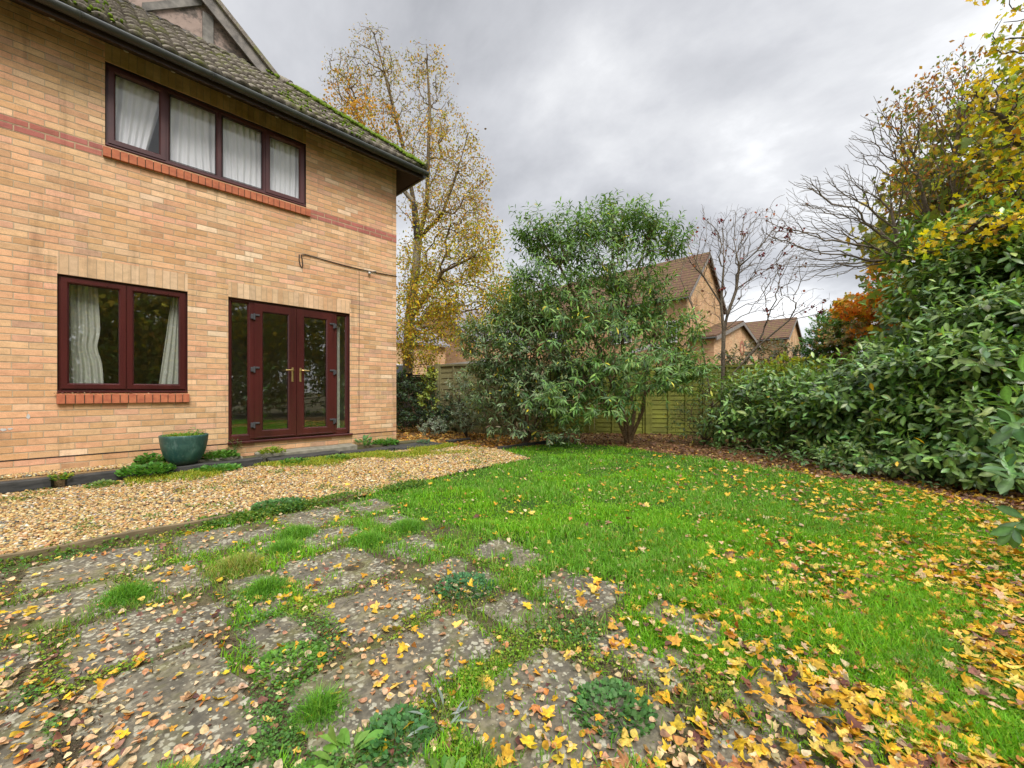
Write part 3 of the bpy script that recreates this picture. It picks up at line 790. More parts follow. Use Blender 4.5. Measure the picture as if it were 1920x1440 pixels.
window(OPEN[0], [(.164, .728, True, (.2, .78)), (.728, 1.300, False, None), (1.300, 1.868, False, None), (1.868, 2.439, True, (.2, .78))], M['upvc_up'], M['glass_up'], 'wide brown upstairs window of four lights')
window(OPEN[1], [(-.219, .352, True, (.13, .70)), (.352, .945, True, (.13, .70))], M['upvc'], M['glass'], 'brown ground floor window of two lights')
# patio door set: side lights, frame, two doors
a, b, c, d = OPEN[2]
m = MB(); m.box(a, b, FY, FY + .07, d - .038, d, .004); m.box(a, a + .038, FY + .001, FY + .07, c, d - .038, .004); m.box(b - .038, b, FY + .001, FY + .07, c, d - .038, .004)
for x in (1.700, 2.905): m.box(x - .036, x + .036, FY + .001, FY + .069, c + .02, d - .03, .004)
m.box(a - .01, b + .035, WY - .05, FY + .09, c - .028, c + .008, .006)
m.box(a, b, FY + .001, FY + .069, c + .009, c + .035, .003)
m.box(a + .038, 1.664, FY + .002, FY + .068, c + .035, c + .085, .003); m.box(2.941, b - .038, FY + .002, FY + .068, c + .035, c + .085, .003)
df = hp(m, 'door_frame', M['upvc']); tag(df, 'brown frame of the patio doors with a narrow side light each side')
g = MB()
for x0, x1 in ((a + .038, 1.664), (2.941, b - .038)):
    pane('side_light', x0, x1, c + .085, d - .038, FY + .03, M['glass'], df)
    s = MB(); chamfer_frame(s, x0, x1, c + .085, d - .038, .018, FY + .012, .04); s.build('glazing_bead', M['upvc'], df)
k = MB()
for x in (a, b): k.box(x, x + (.004 if x == a else -.004), WY + .006, FY + .03, c + .01, d)
k.box(a, b, WY + .006, FY + .03, d - .004, d); k.build('sealant', M['dpc'], df)
def door(x0, x1, hinge_left):
    z0, z1 = c + .03, d - .036
    m = MB(); chamfer_frame(m, x0, x1, z0, z1, .118, FY - .018, .06)
    m.box(x0 + .05, x1 - .05, FY - .0185 + .03, FY + .04, z0 + .002, z0 + .05)
    m.box(x0 + .03, x1 - .03, FY - .030, FY - .017, z0 + .004, z0 + .022, .003)
    dr = hp(m, 'patio_door', M['upvc'])
    pane('pane', x0 + .112, x1 - .112, z0 + .112, z1 - .112, FY + .012, M['glass_low'], dr)
    gk = MB(); mitred(gk, x0 + .115, x1 - .115, z0 + .115, z1 - .115, .006, FY + .003, FY + .010, 0); gk.build('gasket', M['gasket'], dr)
    hx = x0 if hinge_left else x1; sgn = 1 if hinge_left else -1
    for hz in (z0 + .20, (z0 + z1) / 2 + .02, z1 - .20):
        h = MB(); h.tube([(hx, FY - .030, hz - .045), (hx, FY - .030, hz + .045)], .0125, 12)
        h.box(hx + sgn * .004, hx + sgn * .068, FY - .034, FY - .017, hz + .012, hz + .040, .005); h.box(hx - sgn * .045, hx - sgn * .002, FY - .030, FY - .0, hz - .035, hz + .035, .005)
        h.build('hinge', M['hinge'], dr)
    ex = x1 - .055 if hinge_left else x0 + .055; s = -1 if hinge_left else 1
    zc = z0 + .98
    h = MB(); h.box(ex - .014, ex + .014, FY - .028, FY - .018, zc - .135, zc + .085, .005)
    pts = [(ex, FY - .028, zc + .045), (ex, FY - .062, zc + .045), (ex + s * .012, FY - .070, zc + .045), (ex + s * .06, FY - .072, zc + .046), (ex + s * .115, FY - .069, zc + .041)]
    h.tube(pts, [.010, .010, .0105, .0095, .0085], 10)
    h.tube([(ex, FY - .03, zc - .06), (ex, FY - .034, zc - .06)], .0085, 12)
    h.build('handle', M['brass'], dr)
    return dr
door(1.722, 2.300, True); door(2.306, 2.884, False)
# curtains
def drape(name, top, bot, y, z0, z1, folds, amp, label, mat, seed=0, waist=None, group=None):
    """cloth hung from z1 to z0; top and bot are the x spans at either end"""
    nx, nz = folds * 10 + 1, 28; r = random.Random(seed); ph = [r.uniform(0, 6.28) for _ in range(4)]
    V = []
    for j in range(nz):
        t = j / (nz - 1); z = z0 + (z1 - z0) * t
        a0 = bot[0] + (top[0] - bot[0]) * t; b0 = bot[1] + (top[1] - bot[1]) * t
        if waist:
            k = math.exp(-((t - waist[0]) / waist[1]) ** 2); a0 += waist[2] * k; b0 += waist[3] * k
        for i in range(nx):
            s = i / (nx - 1)
            s2 = s + .012 * math.sin(9 * s + ph[1] + 3 * t)
            f = math.sin(s2 * folds * 2 * math.pi + ph[0] + .7 * math.sin(3 * t + ph[2])) + .35 * math.sin(s2 * folds * 5.1 + ph[3] + 2 * t)
            V.append((a0 + (b0 - a0) * s, y + amp * f * (1 - .3 * t), z))
    Fc = [(j*nx+i, j*nx+i+1, (j+1)*nx+i+1, (j+1)*nx+i) for j in range(nz-1) for i in range(nx-1)]
    V2 = [(vx, vy + .0015, vz) for vx, vy, vz in V]; n = len(V)
    me = np_mesh(name, np.array(V + V2), np.array(Fc + [(n+q[3], n+q[2], n+q[1], n+q[0]) for q in Fc]), None, True)
    o = link(name, me, mat); return tag(o, label, 'curtain', group)
drape('net_curtain', (.21, .73), (.19, .52), WY + .135, 3.93, 4.93, 6, .018, 'white net curtain drawn back in the leftmost upstairs light', M['net'], 1)
drape('net_curtain', (.74, 1.28), (.70, 1.33), WY + .135, 3.93, 4.93, 7, .020, 'white net curtain in the second upstairs light from the left', M['net'], 2)
drape('net_curtain', (1.30, 1.86), (1.34, 1.88), WY + .135, 3.93, 4.93, 7, .018, 'white net curtain in the third upstairs light from the left', M['net'], 3)
drape('net_curtain', (1.87, 2.42), (1.90, 2.42), WY + .135, 3.93, 4.93, 7, .016, 'white net curtain in the rightmost upstairs light', M['net'], 4)
drape('curtain', (-.17, .105), (-.17, .16), WY + .20, 1.0, 2.29, 5, .022, 'long pale curtain gathered at the left of the ground floor window', M['curtain'], 5, (.42, .10, 0, -.035))
drape('curtain', (.80, .93), (.66, .93), WY + .20, 1.0, 2.26, 4, .020, 'narrow pale curtain hanging at the right of the ground floor window', M['curtain'], 6)

drape('curtain', (3.03, 3.085), (3.02, 3.085), WY + .24, .33, 2.28, 2, .010, 'thin pale strip of curtain in the right side light of the patio doors', M['curtain'], 8)
drape('curtain', (2.50, 2.56), (2.58, 2.70), WY + .9, .30, 2.1, 2, .012, 'thin olive drape hanging inside the right patio door', M['fence_tan'], 9)
# eaves: soffit, fascia, gutter, vents
EX, EY, EZ = 4.36, 6.46, 5.10     # outer eaves corner, and fascia face
so_ = MB()
so_.poly([(XL, WY + .01, 5.178), (CX - .01, WY + .01, 5.178), (EX - .03, EY + .03, 4.985), (XL, EY + .03, 4.985)])
so_.poly([(CX - .01, WY + .01, 5.178), (CX - .01, YB, 5.178), (EX - .03, YB, 4.985), (EX - .03, EY + .03, 4.985)])
hp(so_, 'soffit', M['fascia'])
fa = MB(); fa.box(XL, EX - .008, EY + .012, EY + .034, 4.965, 5.14); fa.box(EX - .030, EX - .010, EY + .036, YB, 4.965, 5.14)
hp(fa, 'fascia', M['fascia'])
for px in (97, 237, 325, 430, 520, 577, 647, 708):
    Z = F * 9.46 / (1697 - px); x = (px - 960) / F * Z * SI + Z * CO
    hp(MB().lathe([(0, -.002), (.022, -.002), (.026, .006), (.026, .012)], (x, WY - .045, 5.150), 16), 'soffit_vent', M['white'])
def gutter(p0, p1):
    """half round trough between two points, lip up"""
    m = MB(); p0 = Vector(p0); p1 = Vector(p1); d = (p1 - p0).normalized(); s = Vector((d.y, -d.x, 0))
    prof = [(math.cos(t) * .057, math.sin(t) * .057) for t in [math.pi + math.pi * i / 14 for i in range(15)]]
    prof = [(-.057, .012)] + prof + [(.057, .012), (.052, .012)] + [(x * .91, z * .91) for x, z in prof[::-1]] + [(-.052, .012)]
    for a_, b_ in ((p0, p1),):
        n = len(prof); vs = [a_ + s * x + Vector((0, 0, z)) for x, z in prof] + [b_ + s * x + Vector((0, 0, z)) for x, z in prof]
        m.add(vs, [(i, (i+1) % n, n + (i+1) % n, n + i) for i in range(n)], True)
    for e in (p0, p1):
        m.poly([e + s * x + Vector((0, 0, z)) for x, z in prof[:17]])
    return m
gy = EY - .048
gu = hp(gutter((XL, gy, 5.062), (EX + .055, gy, 5.062)), 'gutter', M['gutter'])
for px in (151, 398, 582, 697):
    Z = F * (EY / CO) / (1697 - px); x = (px - 960) / F * Z * SI + Z * CO
    m = MB(); pr = [(math.cos(t) * .063, math.sin(t) * .063) for t in [math.pi + math.pi * i / 14 for i in range(15)]]
    m.v = []; n = len(pr)
    m.add([(x - .03, gy + a_, 5.064 + b_) for a_, b_ in pr] + [(x + .03, gy + a_, 5.064 + b_) for a_, b_ in pr], [(i, i+1, n+i+1, n+i) for i in range(n-1)], True)
    m.tube([(x, gy + a_ * 1.02, 5.064 + b_ * 1.02) for a_, b_ in pr], .006, 6)
    m.build('gutter_union', M['gutter'], gu)
hp(gutter((EX + .048 - .008, EY + .05, 5.062), (EX + .04, YB, 5.062)), 'gutter', M['gutter'])

# roof: a tiled skirt in front, hip on the right, timber gable above it
PIT = .845; GA = .285
def tiled(name, fn, u0, u1, L, clip, mat, parent, seed=0):
    """profiled tiles; fn(u, s, h) -> world point for along-eaves u, up-slope s, height h above the plane"""
    du = .03; cols = int((u1 - u0) / du) + 1; us = np.linspace(u0, u1, cols)
    courses = int(math.ceil(L / GA)); rr = np.random.default_rng(seed)
    V = []; Fc = []
    pitchw = .15
    for c_ in range(courses):
        s0, s1 = c_ * GA, min((c_ + 1) * GA + .0, L)
        tw = .30; ti = np.floor((us - u0 + (0)) / tw).astype(int)
        jit = rr.normal(0, .004, ti.max() + 2)[ti]; js = rr.normal(0, .006, ti.max() + 2)[ti]
        ph = ((us - u0) % pitchw) / pitchw
        h = .034 * np.abs(np.sin(math.pi * ph)) ** .8
        rows = [(s0 + .012, -.004, 0), (s0, .042, 1), (s1, .010, 1)]
        b = len(V)
        for s, hh, wv in rows:
            for k in range(cols):
                V.append(fn(us[k], s + (js[k] if s == s0 else 0), (hh + h[k] + jit[k]) if wv else hh + h[k] - .012))
        for r_ in range(2):
            for k in range(cols - 1):
                if clip and clip(us[k], rows[r_ + 1][0]) : continue
                Fc.append((b + r_*cols + k, b + r_*cols + k + 1, b + (r_+1)*cols + k + 1, b + (r_+1)*cols + k))
    me = np_mesh(name, np.array(V), np.array(Fc), None, False)
    o = link(name, me, mat, parent); return o
cp = math.cos(math.atan(PIT)); sp = math.sin(math.atan(PIT))
LF = 1.96 / cp
roof = hp(MB().add([(XL, EY, EZ), (EX, EY, EZ), (EX - 1.96, EY + 1.96, EZ + 1.96*PIT), (XL, EY + 1.96, EZ + 1.96*PIT), (EX, YB + .3, EZ), (EX - 1.96, YB + .3, EZ + 1.96 * PIT)],
                   [(0, 1, 2, 3), (1, 4, 5, 2)]), 'roof', M['tile'])
tiled('roof_tiles', lambda u, s, h: (u, EY - .03 + s * cp - h * sp, EZ + .012 + s * sp + h * cp), -7.0, EX + .04, LF, lambda u, s: u > EX + .05 - s * cp, M['tile'], roof, 1)
tiled('roof_tiles', lambda u, s, h: (EX + .03 - s * cp + h * sp, u, EZ + .012 + s * sp + h * cp), EY - .04, YB + .3, 5.4, lambda u, s: u < EY - .05 + s * cp, M['tile'], roof, 2)
# hip ridge tiles under a ridge of moss
hm = MB(); n = 9
for i in range(n):
    t0, t1 = i / n, (i + 1) / n + .012
    q = lambda t, e: Vector((EX + .02 - 1.98 * t, EY - .02 + 1.98 * t, EZ + .02 + 1.98 * t * PIT + e))
    hm.tube([q(t0, .035), q(t1, .015)], [.105, .092], 10)
hp(hm, 'hip_tiles', M['tile'])
r2 = np.random.default_rng(5); mv = []
pts = []
for _ in range(4200):
    t = r2.random() ** 1.0; s = r2.normal(0, .085)
    if vnoise(np.array([t * 9]), np.array([s * 6]), 1, 3)[0] < .36: continue
    pts.append((EX + .02 - 1.98 * t + s * .7 + r2.normal(0, .01), EY - .02 + 1.98 * t + s * .7, EZ + .06 + 1.98 * t * PIT + .085 - abs(s) * .65))
for _ in range(900):                      # tufts on the tiles
    u = r2.uniform(-3.5, EX - .1); s = r2.random() * LF
    if u > EX - s * cp or vnoise(np.array([u]), np.array([s]), 1.3, 4)[0] < .62: continue
    s = round(s / GA) * GA + r2.normal(0, .015)
    pts.append((u, EY - .03 + s * cp - .045 * sp, EZ + .012 + s * sp + .05))
pts = np.array(pts)
icov = np.array([(0,0,1),(.89,0,.45),(.28,.85,.45),(-.72,.53,.45),(-.72,-.53,.45),(.28,-.85,.45),(.72,.53,-.45),(-.28,.85,-.45),(-.89,0,-.45),(-.28,-.85,-.45),(.72,-.53,-.45),(0,0,-1)], float)
icof = np.array([(0,1,2),(0,2,3),(0,3,4),(0,4,5),(0,5,1),(1,6,2),(2,7,3),(3,8,4),(4,9,5),(5,10,1),(2,6,7),(3,7,8),(4,8,9),(5,9,10),(1,10,6),(11,7,6),(11,8,7),(11,9,8),(11,10,9),(11,6,10)])
def rot_rand(n, r): return frames(r.normal(size=(n, 3)), r.normal(size=(n, 3)))
mvv, mff, _ = scatter(icov, icof, pts, rot_rand(len(pts), r2), np.stack([r2.uniform(.012, .035, len(pts))] * 2 + [r2.uniform(.010, .025, len(pts))], -1), np.ones((len(pts), 3)))
link('roof_moss', np_mesh('roof_moss', mvv, mff, None, True), M['moss'], roof)
# gable over the skirt
GY = EY + 1.96; gfx, gfz = EX - 1.96, EZ + 1.96 * PIT          # right foot
px_, ph_ = -1.5, 0
gpz = gfz + (gfx - px_) * PIT; glx = px_ - (gfx - px_)
gab = MB().add([(glx, GY, gfz), (gfx, GY, gfz), (px_, GY, gpz)], [(0, 1, 2)]); gb = hp(gab, 'gable_panel', M['render'])
mg = MB().add([(EX - 1.96, GY - .05, gfz), (px_, GY - .05, gpz), (px_, YB + .3, gpz), (EX - 1.96, YB + .3, gfz), (glx, GY - .05, gfz), (glx, YB + .3, gfz)], [(0, 1, 2, 3), (1, 4, 5, 2)])
hp(mg, 'upper_roof', M['tile'])
tm = MB()
def rake(m, off0, off1, y0, y1, zext=0):
    for s in (1, -1):
        x = lambda v: px_ + s * (v - px_)
        nx, nz = sp * s, cp
        A = Vector((x(gfx + .08), 0, gfz - .08 * PIT)); B = Vector((px_, 0, gpz))
        q = [(A.x - nx * off0, A.z - nz * off0), (B.x, B.z - off0 / cp), (B.x, B.z - off1 / cp), (A.x - nx * off1, A.z - nz * off1)]
        m.prism(q, 'y', y0, y1)
bb = MB(); rake(bb, .02, .20, GY - .14, GY - .115); hp(bb, 'bargeboard', M['bargeboard'])
vg = MB(); rake(vg, -.05, .018, GY - .19, GY + .02); hp(vg, 'verge_tiles', M['tile'])
rf_ = MB(); rake(rf_, .018, .03, GY - .115, GY); hp(rf_, 'verge_soffit', M['wood_grey'])
# posts and rails
for px, wd in ((1.42, .15), (-.2, .15), (-1.5, .15), (-2.8, .15), (-4.42, .15)):
    top = gpz - abs(px - px_) * PIT - .28
    hp(MB().box(px - wd/2, px + wd/2, GY - .045, GY + .02, gfz + .02, top, .006), 'timber_post', M['wood_grey'])
hp(MB().box(-4.0, 1.0, GY - .043, GY + .02, 7.32, 7.45, .006), 'timber_rail', M['wood_grey'])
hp(MB().box(-4.34, 1.345, GY - .041, GY + .02, 7.20, 7.32, .006), 'timber_rail', M['wood_grey']) if False else None
hp(MB().prism([(.60, 6.80), (1.34, 7.40), (1.34, 7.52), (.60, 6.93)], 'y', GY - .040, GY + .02), 'timber_brace', M['wood_grey'])
fl = MB(); fl.add([(glx, GY - .10, gfz - .02), (gfx, GY - .10, gfz - .02), (gfx, GY + .01, gfz + .13), (glx, GY + .01, gfz + .13), (glx, GY - .10, gfz - .08), (gfx, GY - .10, gfz - .08)], [(0, 1, 2, 3), (0, 1, 5, 4)])
hp(fl, 'mortar_fillet', M['lead'])

# cable, camera bracket, thin wire
cb = MB(); y = WY - .012
cb.tube([(2.335, WY + .02, 3.165), (2.335, y, 3.16), (2.330, y, 3.08), (2.345, y, 3.0), (2.372, y, 2.965), (2.385, y, 3.0), (2.375, y, 3.10), (2.36, y, 3.165), (2.42, y, 3.185), (2.7, y, 3.17), (3.0, y, 3.155), (3.315, y, 3.148), (3.7, y, 3.155), (4.03, y, 3.172), (4.056, y + .01, 3.172), (4.056, 8.5, 3.16)], .0075, 6)
tag(cb.build('wall_cable', M['dpc']), 'black cable looped and run along the brick wall above the patio doors', 'cable')
cb = MB().tube([(3.315, WY - .006, 3.14), (3.318, WY - .006, 2.2), (3.312, WY - .006, 1.4), (3.315, WY - .006, .63)], .0035, 5)
tag(cb.build('thin_wire', M['dpc']), 'thin dark wire dropping down the bricks to the right of the patio doors', 'wire')
sn = empty('wall_sensor', (3.50, WY, 3.12)); tag(sn, 'small grey bracket clipped beneath the cable near the wall corner', 'wall bracket')
MB().box(-.02, .02, -.03, 0, -.02, .02, .004).tube([(0, -.03, 0), (.05, -.07, .02), (.10, -.07, .03)], .009, 8).build('bracket', M['hinge'], sn)
MB().lathe([(0, -.02), (.02, -.02), (.022, .0), (.014, .02), (0, .022)], (-.01, -.04, -.01), 12).build('sensor_head', M['white'], sn)
rr_ = random.Random(4)
for (u, z, w1, h1) in ((.12-.219-.33, .735, .035, .03), (-.60, .60, .05, .018), (-.555, .608, .045, .013), (-.63, .595, .022, .022)):
    n = 14; pts_ = [(u + w1/2 * math.cos(6.283*k/n) * rr_.uniform(.6, 1.1), WY - .0035, z + h1 * math.sin(6.283*k/n) * rr_.uniform(.6, 1.1)) for k in range(n)]
    hp(MB().poly(pts_), 'plaster_splash', M['white'])

# ------------------------------------------------------------ sleepers, slabs, edging
def stone(name, x0, x1, y0, y1, z0, z1, mat, label, cat, group=None, seed=0, rz=0, rough=.012, bev=.012, sub=.06, tilt=.0):
    r = random.Random(seed); nx = max(2, int((x1 - x0) / sub)); ny = max(2, int((y1 - y0) / sub))
    cx, cy = (x0 + x1) / 2, (y0 + y1) / 2; V = []; Fc = []
    def edge(t): return rough * (math.sin(t * 7 + seed) + .6 * math.sin(t * 19 + seed * 2) + .4 * math.sin(t * 43 + seed))
    hx, hy = (x1 - x0) / 2, (y1 - y0) / 2
    def pt(i, j, lv):
        u = -1 + 2 * i / nx; v = -1 + 2 * j / ny
        # rounded corners
        k = max(abs(u), abs(v)); l = math.hypot(u, v)
        sh = 1 - .035 * max(0, abs(u) + abs(v) - 1.7) * 3
        ex = edge(v * 2 + (3 if u > 0 else 0)) * abs(u) ** 6; ey = edge(u * 2 + (9 if v > 0 else 5)) * abs(v) ** 6
        ins = bev if lv else 0
        return (u * (hx - ins) * sh + ex, v * (hy - ins) * sh + ey)
    zt = lambda x, y: z1 + .004 * math.sin(x * 9 + seed) + .003 * math.sin(y * 13 + seed * 3) + tilt * x
    for j in range(ny + 1):
        for i in range(nx + 1):
            x, y = pt(i, j, 1); V.append((x, y, zt(x, y)))
    for j in range(ny):
        for i in range(nx):
            a = j * (nx + 1) + i; Fc.append((a, a + 1, a + nx + 2, a + nx + 1))
    per = [(i, 0) for i in range(nx)] + [(nx, j) for j in range(ny)] + [(i, ny) for i in range(nx, 0, -1)] + [(0, j) for j in range(ny, 0, -1)]
    b = len(V)
    for i, j in per:
        x, y = pt(i, j, 0); V.append((x, y, zt(x, y) - bev * .9))
    c_ = len(V)
    for i, j in per:
        x, y = pt(i, j, 0); V.append((x, y, z0))
    n = len(per)
    for k in range(n):
        i, j = per[k]; i2, j2 = per[(k + 1) % n]
        Fc.append((j * (nx+1) + i, b + k, b + (k+1) % n, j2 * (nx+1) + i2)); Fc.append((b + k, c_ + k, c_ + (k+1) % n, b + (k+1) % n))
    m = MB().add(V, Fc, False); o = m.build(name, mat, None, (cx, cy, 0)); o.rotation_euler[2] = rz
    return tag(o, label, cat, group)
SLG = 'dark sleepers edging the wall bed'
stone('sleeper', -1.5, -.235, 6.44, 6.64, 0, .105, M['slate'], 'dark grey sleeper at the far left foot of the house wall', 'sleeper', SLG, 1, rough=.004)
stone('sleeper', -.145, .63, 6.46, 6.66, 0, .10, M['slate'], 'dark grey sleeper under the ground floor window, just left of the pot', 'sleeper', SLG, 2, rough=.004, rz=R(.6))
stone('sleeper', .66, 1.72, 6.40, 6.62, 0, .085, M['slate'], 'dark sleeper that the teal pot stands on', 'sleeper', SLG, 3, rough=.005)
stone('sleeper', 1.76, 2.75, 6.32, 6.54, 0, .075, M['slate'], 'dark sleeper in front of the left patio door', 'sleeper', SLG, 4, rough=.006)
stone('sleeper', 2.79, 3.62, 6.24, 6.50, 0, .06, M['slate'], 'dark sleeper in front of the right patio door', 'sleeper', SLG, 5, rough=.008)
stone('slate_slab', 3.66, 4.62, 6.14, 6.62, 0, .05, M['slate'], 'wide dark slate slab by the house corner', 'paving slab', None, 6, rough=.012)
stone('slate_slab', 4.95, 5.55, 6.45, 6.60, 0, .05, M['slate'], 'short dark slab lying in leaves beyond the house corner', 'paving slab', None, 16, rough=.012, rz=R(6))
stone('concrete_slab', .95, 1.50, 6.60, 6.865, 0, .11, M['pale_slab'], 'brown concrete slab against the wall right of the teal pot', 'paving slab', None, 7)
stone('concrete_slab', 1.70, 3.15, 6.56, 6.865, 0, .12, M['pale_slab'], 'long pale concrete step under the patio doors', 'step', None, 8, rough=.005)
EG = 'timber edging of the gravel'
stone('edging_board', -1.5, .78, 3.725, 3.762, -.02, .06, M['board'], 'pale timber edging board at the left front of the gravel', 'edging board', EG, 9, rough=.002, bev=.004)
stone('edging_board', .80, 1.75, 3.73, 3.765, -.02, .035, M['board'], 'overgrown timber edging board between gravel and paving, middle', 'edging board', EG, 10, rough=.003, bev=.004)
stone('edging_board', 4.90, 6.9, 4.98, 5.03, -.02, .06, M['slate'], 'dark timber edging between the far lawn and the shrubs', 'edging board', EG, 11, rough=.006, bev=.005, rz=R(-2))
SL = [(-.95, -.30, 3.13, 3.62, 'left end of the row beside the gravel board'), (-.24, .33, 3.10, 3.60, 'worn slab beside the gravel board, directly right of the leftmost one'), (.40, .98, 3.12, 3.62, 'grey slab by the overgrown edging board'), (1.03, 1.50, 3.15, 3.62, 'bare brown slab where gravel meets lawn'),
      (-.85, -.40, 2.63, 3.05, 'mossy slab at the left edge, second row from the gravel'), (-.34, .12, 2.60, 3.04, 'dark slab between two grass tufts, second row from the gravel'), (.95, 1.40, 2.68, 3.05, 'small brown slab half under grass near the lawn corner'),
      (-.62, -.12, 2.06, 2.55, 'damp slab at the left edge, third row'), (-.06, .47, 2.06, 2.54, 'large brown slab with few leaves, left middle'), (.74, 1.22, 2.05, 2.60, 'oval looking pale slab sprinkled with leaves, centre of the patio'), (1.30, 1.62, 2.10, 2.48, 'small slab by the lawn behind the centre'),
      (-.42, -.06, 1.56, 2.0, 'lichened slab low on the left edge'), (-.01, .37, 1.32, 2.0, 'slab with dense white lichen, lower left'), (.43, .66, 1.72, 2.0, 'small dark square slab in the middle'), (.72, 1.20, 1.56, 1.98, 'lichen spotted slab behind the broad speckled one'), (1.28, 1.58, 1.50, 1.98, 'slab edged by grass right of centre'),
      (.44, 1.16, 1.10, 1.50, 'broad speckled slab in the centre foreground'), (-.1, .36, .80, 1.26, 'slab cut by the bottom left corner'), (.42, .66, .78, 1.04, 'slab piece in the lower centre between weeds'), (.72, 1.28, .48, 1.03, 'largest bare slab at the bottom centre'), (1.24, 1.50, 1.12, 1.42, 'stone showing through the lawn edge'),
      (1.34, 1.62, .55, .92, 'narrow pale stone under leaves at the lower right'), (.9, 1.4, .02, .42, 'slab at the bottom edge right of centre'), (.35, .66, .35, .72, 'slab below the picture centre bottom'),
      (.17, .46, 2.60, 3.06, 'slab behind the long grass tuft, second row, middle'), (.66, .91, 2.66, 3.05, 'slab hidden by tufts, second row, left of the small brown slab'), (.50, .69, 2.06, 2.56, 'narrow slab between the large brown and the leafy pale one'), (.41, .67, 1.56, 1.69, 'thin slab strip above the broad speckled one'),
      (1.52, 1.80, 2.70, 3.05, 'last slab of the second row, sunk in grass'), (1.56, 1.90, 3.16, 3.60, 'last slab of the first row, sunk in grass'), (1.64, 1.95, 1.55, 2.0, 'brown slab sunk in the lawn right of centre'), (1.55, 1.9, 1.0, 1.42, 'slab sunk in the lawn, right of the stone by the edge'), (1.66, 1.95, .5, .9, 'slab under maple leaves in the lawn, lower right'), (1.45, 1.8, .05, .42, 'slab under maple leaves at the bottom right')]
rs = random.Random(11)
for i, (x0, x1, y0, y1, lab) in enumerate(SL):
    stone('paving_slab', x0, x1, y0, y1, -.05, .004 + rs.uniform(-.0015, .003), M['slab'], lab if 'slab' in lab or 'stone' in lab else 'grey paving slab, ' + lab, 'paving slab', 'old paving slabs of the patio', 20 + i, R(rs.uniform(-2.5, 2.5)), .012, .005, .035, rs.uniform(-.003, .003))
SLR = np.array([s[:4] for s in SL])
def on_slab(x, y, m=0.0):
    r_ = np.zeros(len(x), bool)
    for a_, b_, c_, d_ in SLR: r_ |= (x > a_ + m) & (x < b_ - m) & (y > c_ + m) & (y < d_ - m)
    return r_

# ------------------------------------------------------------ the pot
PX, PYY = .865, 6.55
pot = tag(empty('plant_pot', (PX, PYY, .085)), 'round teal glazed pot with weeds, standing by the wall below the window', 'plant pot')
wf = lambda t, z: 1 + .012 * math.sin(2 * t + 1) + .006 * math.sin(5 * t)
MB().lathe([(0, 0), (.085, 0), (.115, .010), (.160, .05), (.198, .12), (.222, .20), (.236, .28), (.243, .345), (.246, .372), (.241, .380), (.232, .377), (.228, .36), (.224, .33)], (0, 0, 0), 64, wf).build('bowl', M['pot'], pot)
MB().lathe([(0, .345), (.12, .350), (.226, .338)], (0, 0, 0), 40).build('potting_soil', M['soil'], pot)

# ------------------------------------------------------------ fences
def fence_run(name, label, pts, z0, z1, boards, mat, post=None, cap=True, group=None, facing=(0, -1), extra_rail=False):
    """panel fence through the points; each span is one panel with horizontal lapped boards and battens"""
    base = Vector((pts[0][0], pts[0][1], 0)); root = empty(name, base); tag(root, label, 'fence', group)
    for k in range(len(pts) - 1):
        a = Vector((*pts[k], 0)) - base; b = Vector((*pts[k+1], 0)) - base; d = (b - a); L = d.length; d.normalize(); n = Vector((d.y, -d.x, 0))
        if n.x * facing[0] + n.y * facing[1] < 0: n = -n
        def bx(m, s0, s1, o0, o1, h0, h1, lap=0):
            vs = []
            for h, oo in ((h0, lap), (h1, 0)):
                for s, o in ((s0, o0), (s1, o0), (s1, o1 + oo), (s0, o1 + oo)): vs.append(a + d * s + n * o + Vector((0, 0, h)))
            m.add(vs, [(0,1,2,3), (4,5,6,7), (0,1,5,4), (1,2,6,5), (2,3,7,6), (3,0,4,7)])
        m = MB(); bh = (z1 - .05 - z0) / boards; r = random.Random(k)
        for i in range(boards):
            j = r.uniform(-.004, .004)
            bx(m, .06, L - .06, 0, .006, z0 + i * bh - .012, z0 + (i + 1) * bh + j, .016)
        for s in (.06, L * .36, L * .66, L - .105): bx(m, s, s + .045, .008, .045, z0, z1 - .03)
        bx(m, .05, L - .05, -.012, .05, z1 - .045, z1)
        m.build('panel', mat, root)
        p = MB(); bx(p, -.05, .05, -.03, .08, -.05, z1 + .03); p.build('post', mat, root)
    p = MB(); bx(p, L - .05, L + .05, -.03, .08, -.05, z1 + .03); p.build('post', mat, root)
    return root
def xy(px, Z): q = P(px, 700, Z); return (q[0], q[1])
# back fence: green with algae, from behind the tall shrub to the laurels
A = xy(1010, 10.2); B = xy(1790, 9.0)
n = 7; back = [(A[0] + (B[0] - A[0]) * i / n, A[1] + (B[1] - A[1]) * i / n) for i in range(n + 1)]
fence_run('panel_fence', 'algae green panel fence behind the tall shrub and the bare tree', back, -.05, 1.63, 15, M['fence'], facing=(-.6, -.8))
A2 = xy(822, 10.6); B2 = xy(1000, 9.2)
md = [(A2[0] + (B2[0] - A2[0]) * i / 2, A2[1] + (B2[1] - A2[1]) * i / 2) for i in range(3)]
fence_run('panel_fence', 'olive tan panel fence between the birch trunk and the dense shrub', md, -.05, 1.70, 12, M['fence_tan'], facing=(-.6, -.8))
fence_run('panel_fence', 'low dark old fence in shade behind the birch', [xy(640, 13.6), xy(740, 12.8), xy(830, 11.9)], -.05, 1.52, 14, M['fence_dark'], facing=(-.6, -.8))

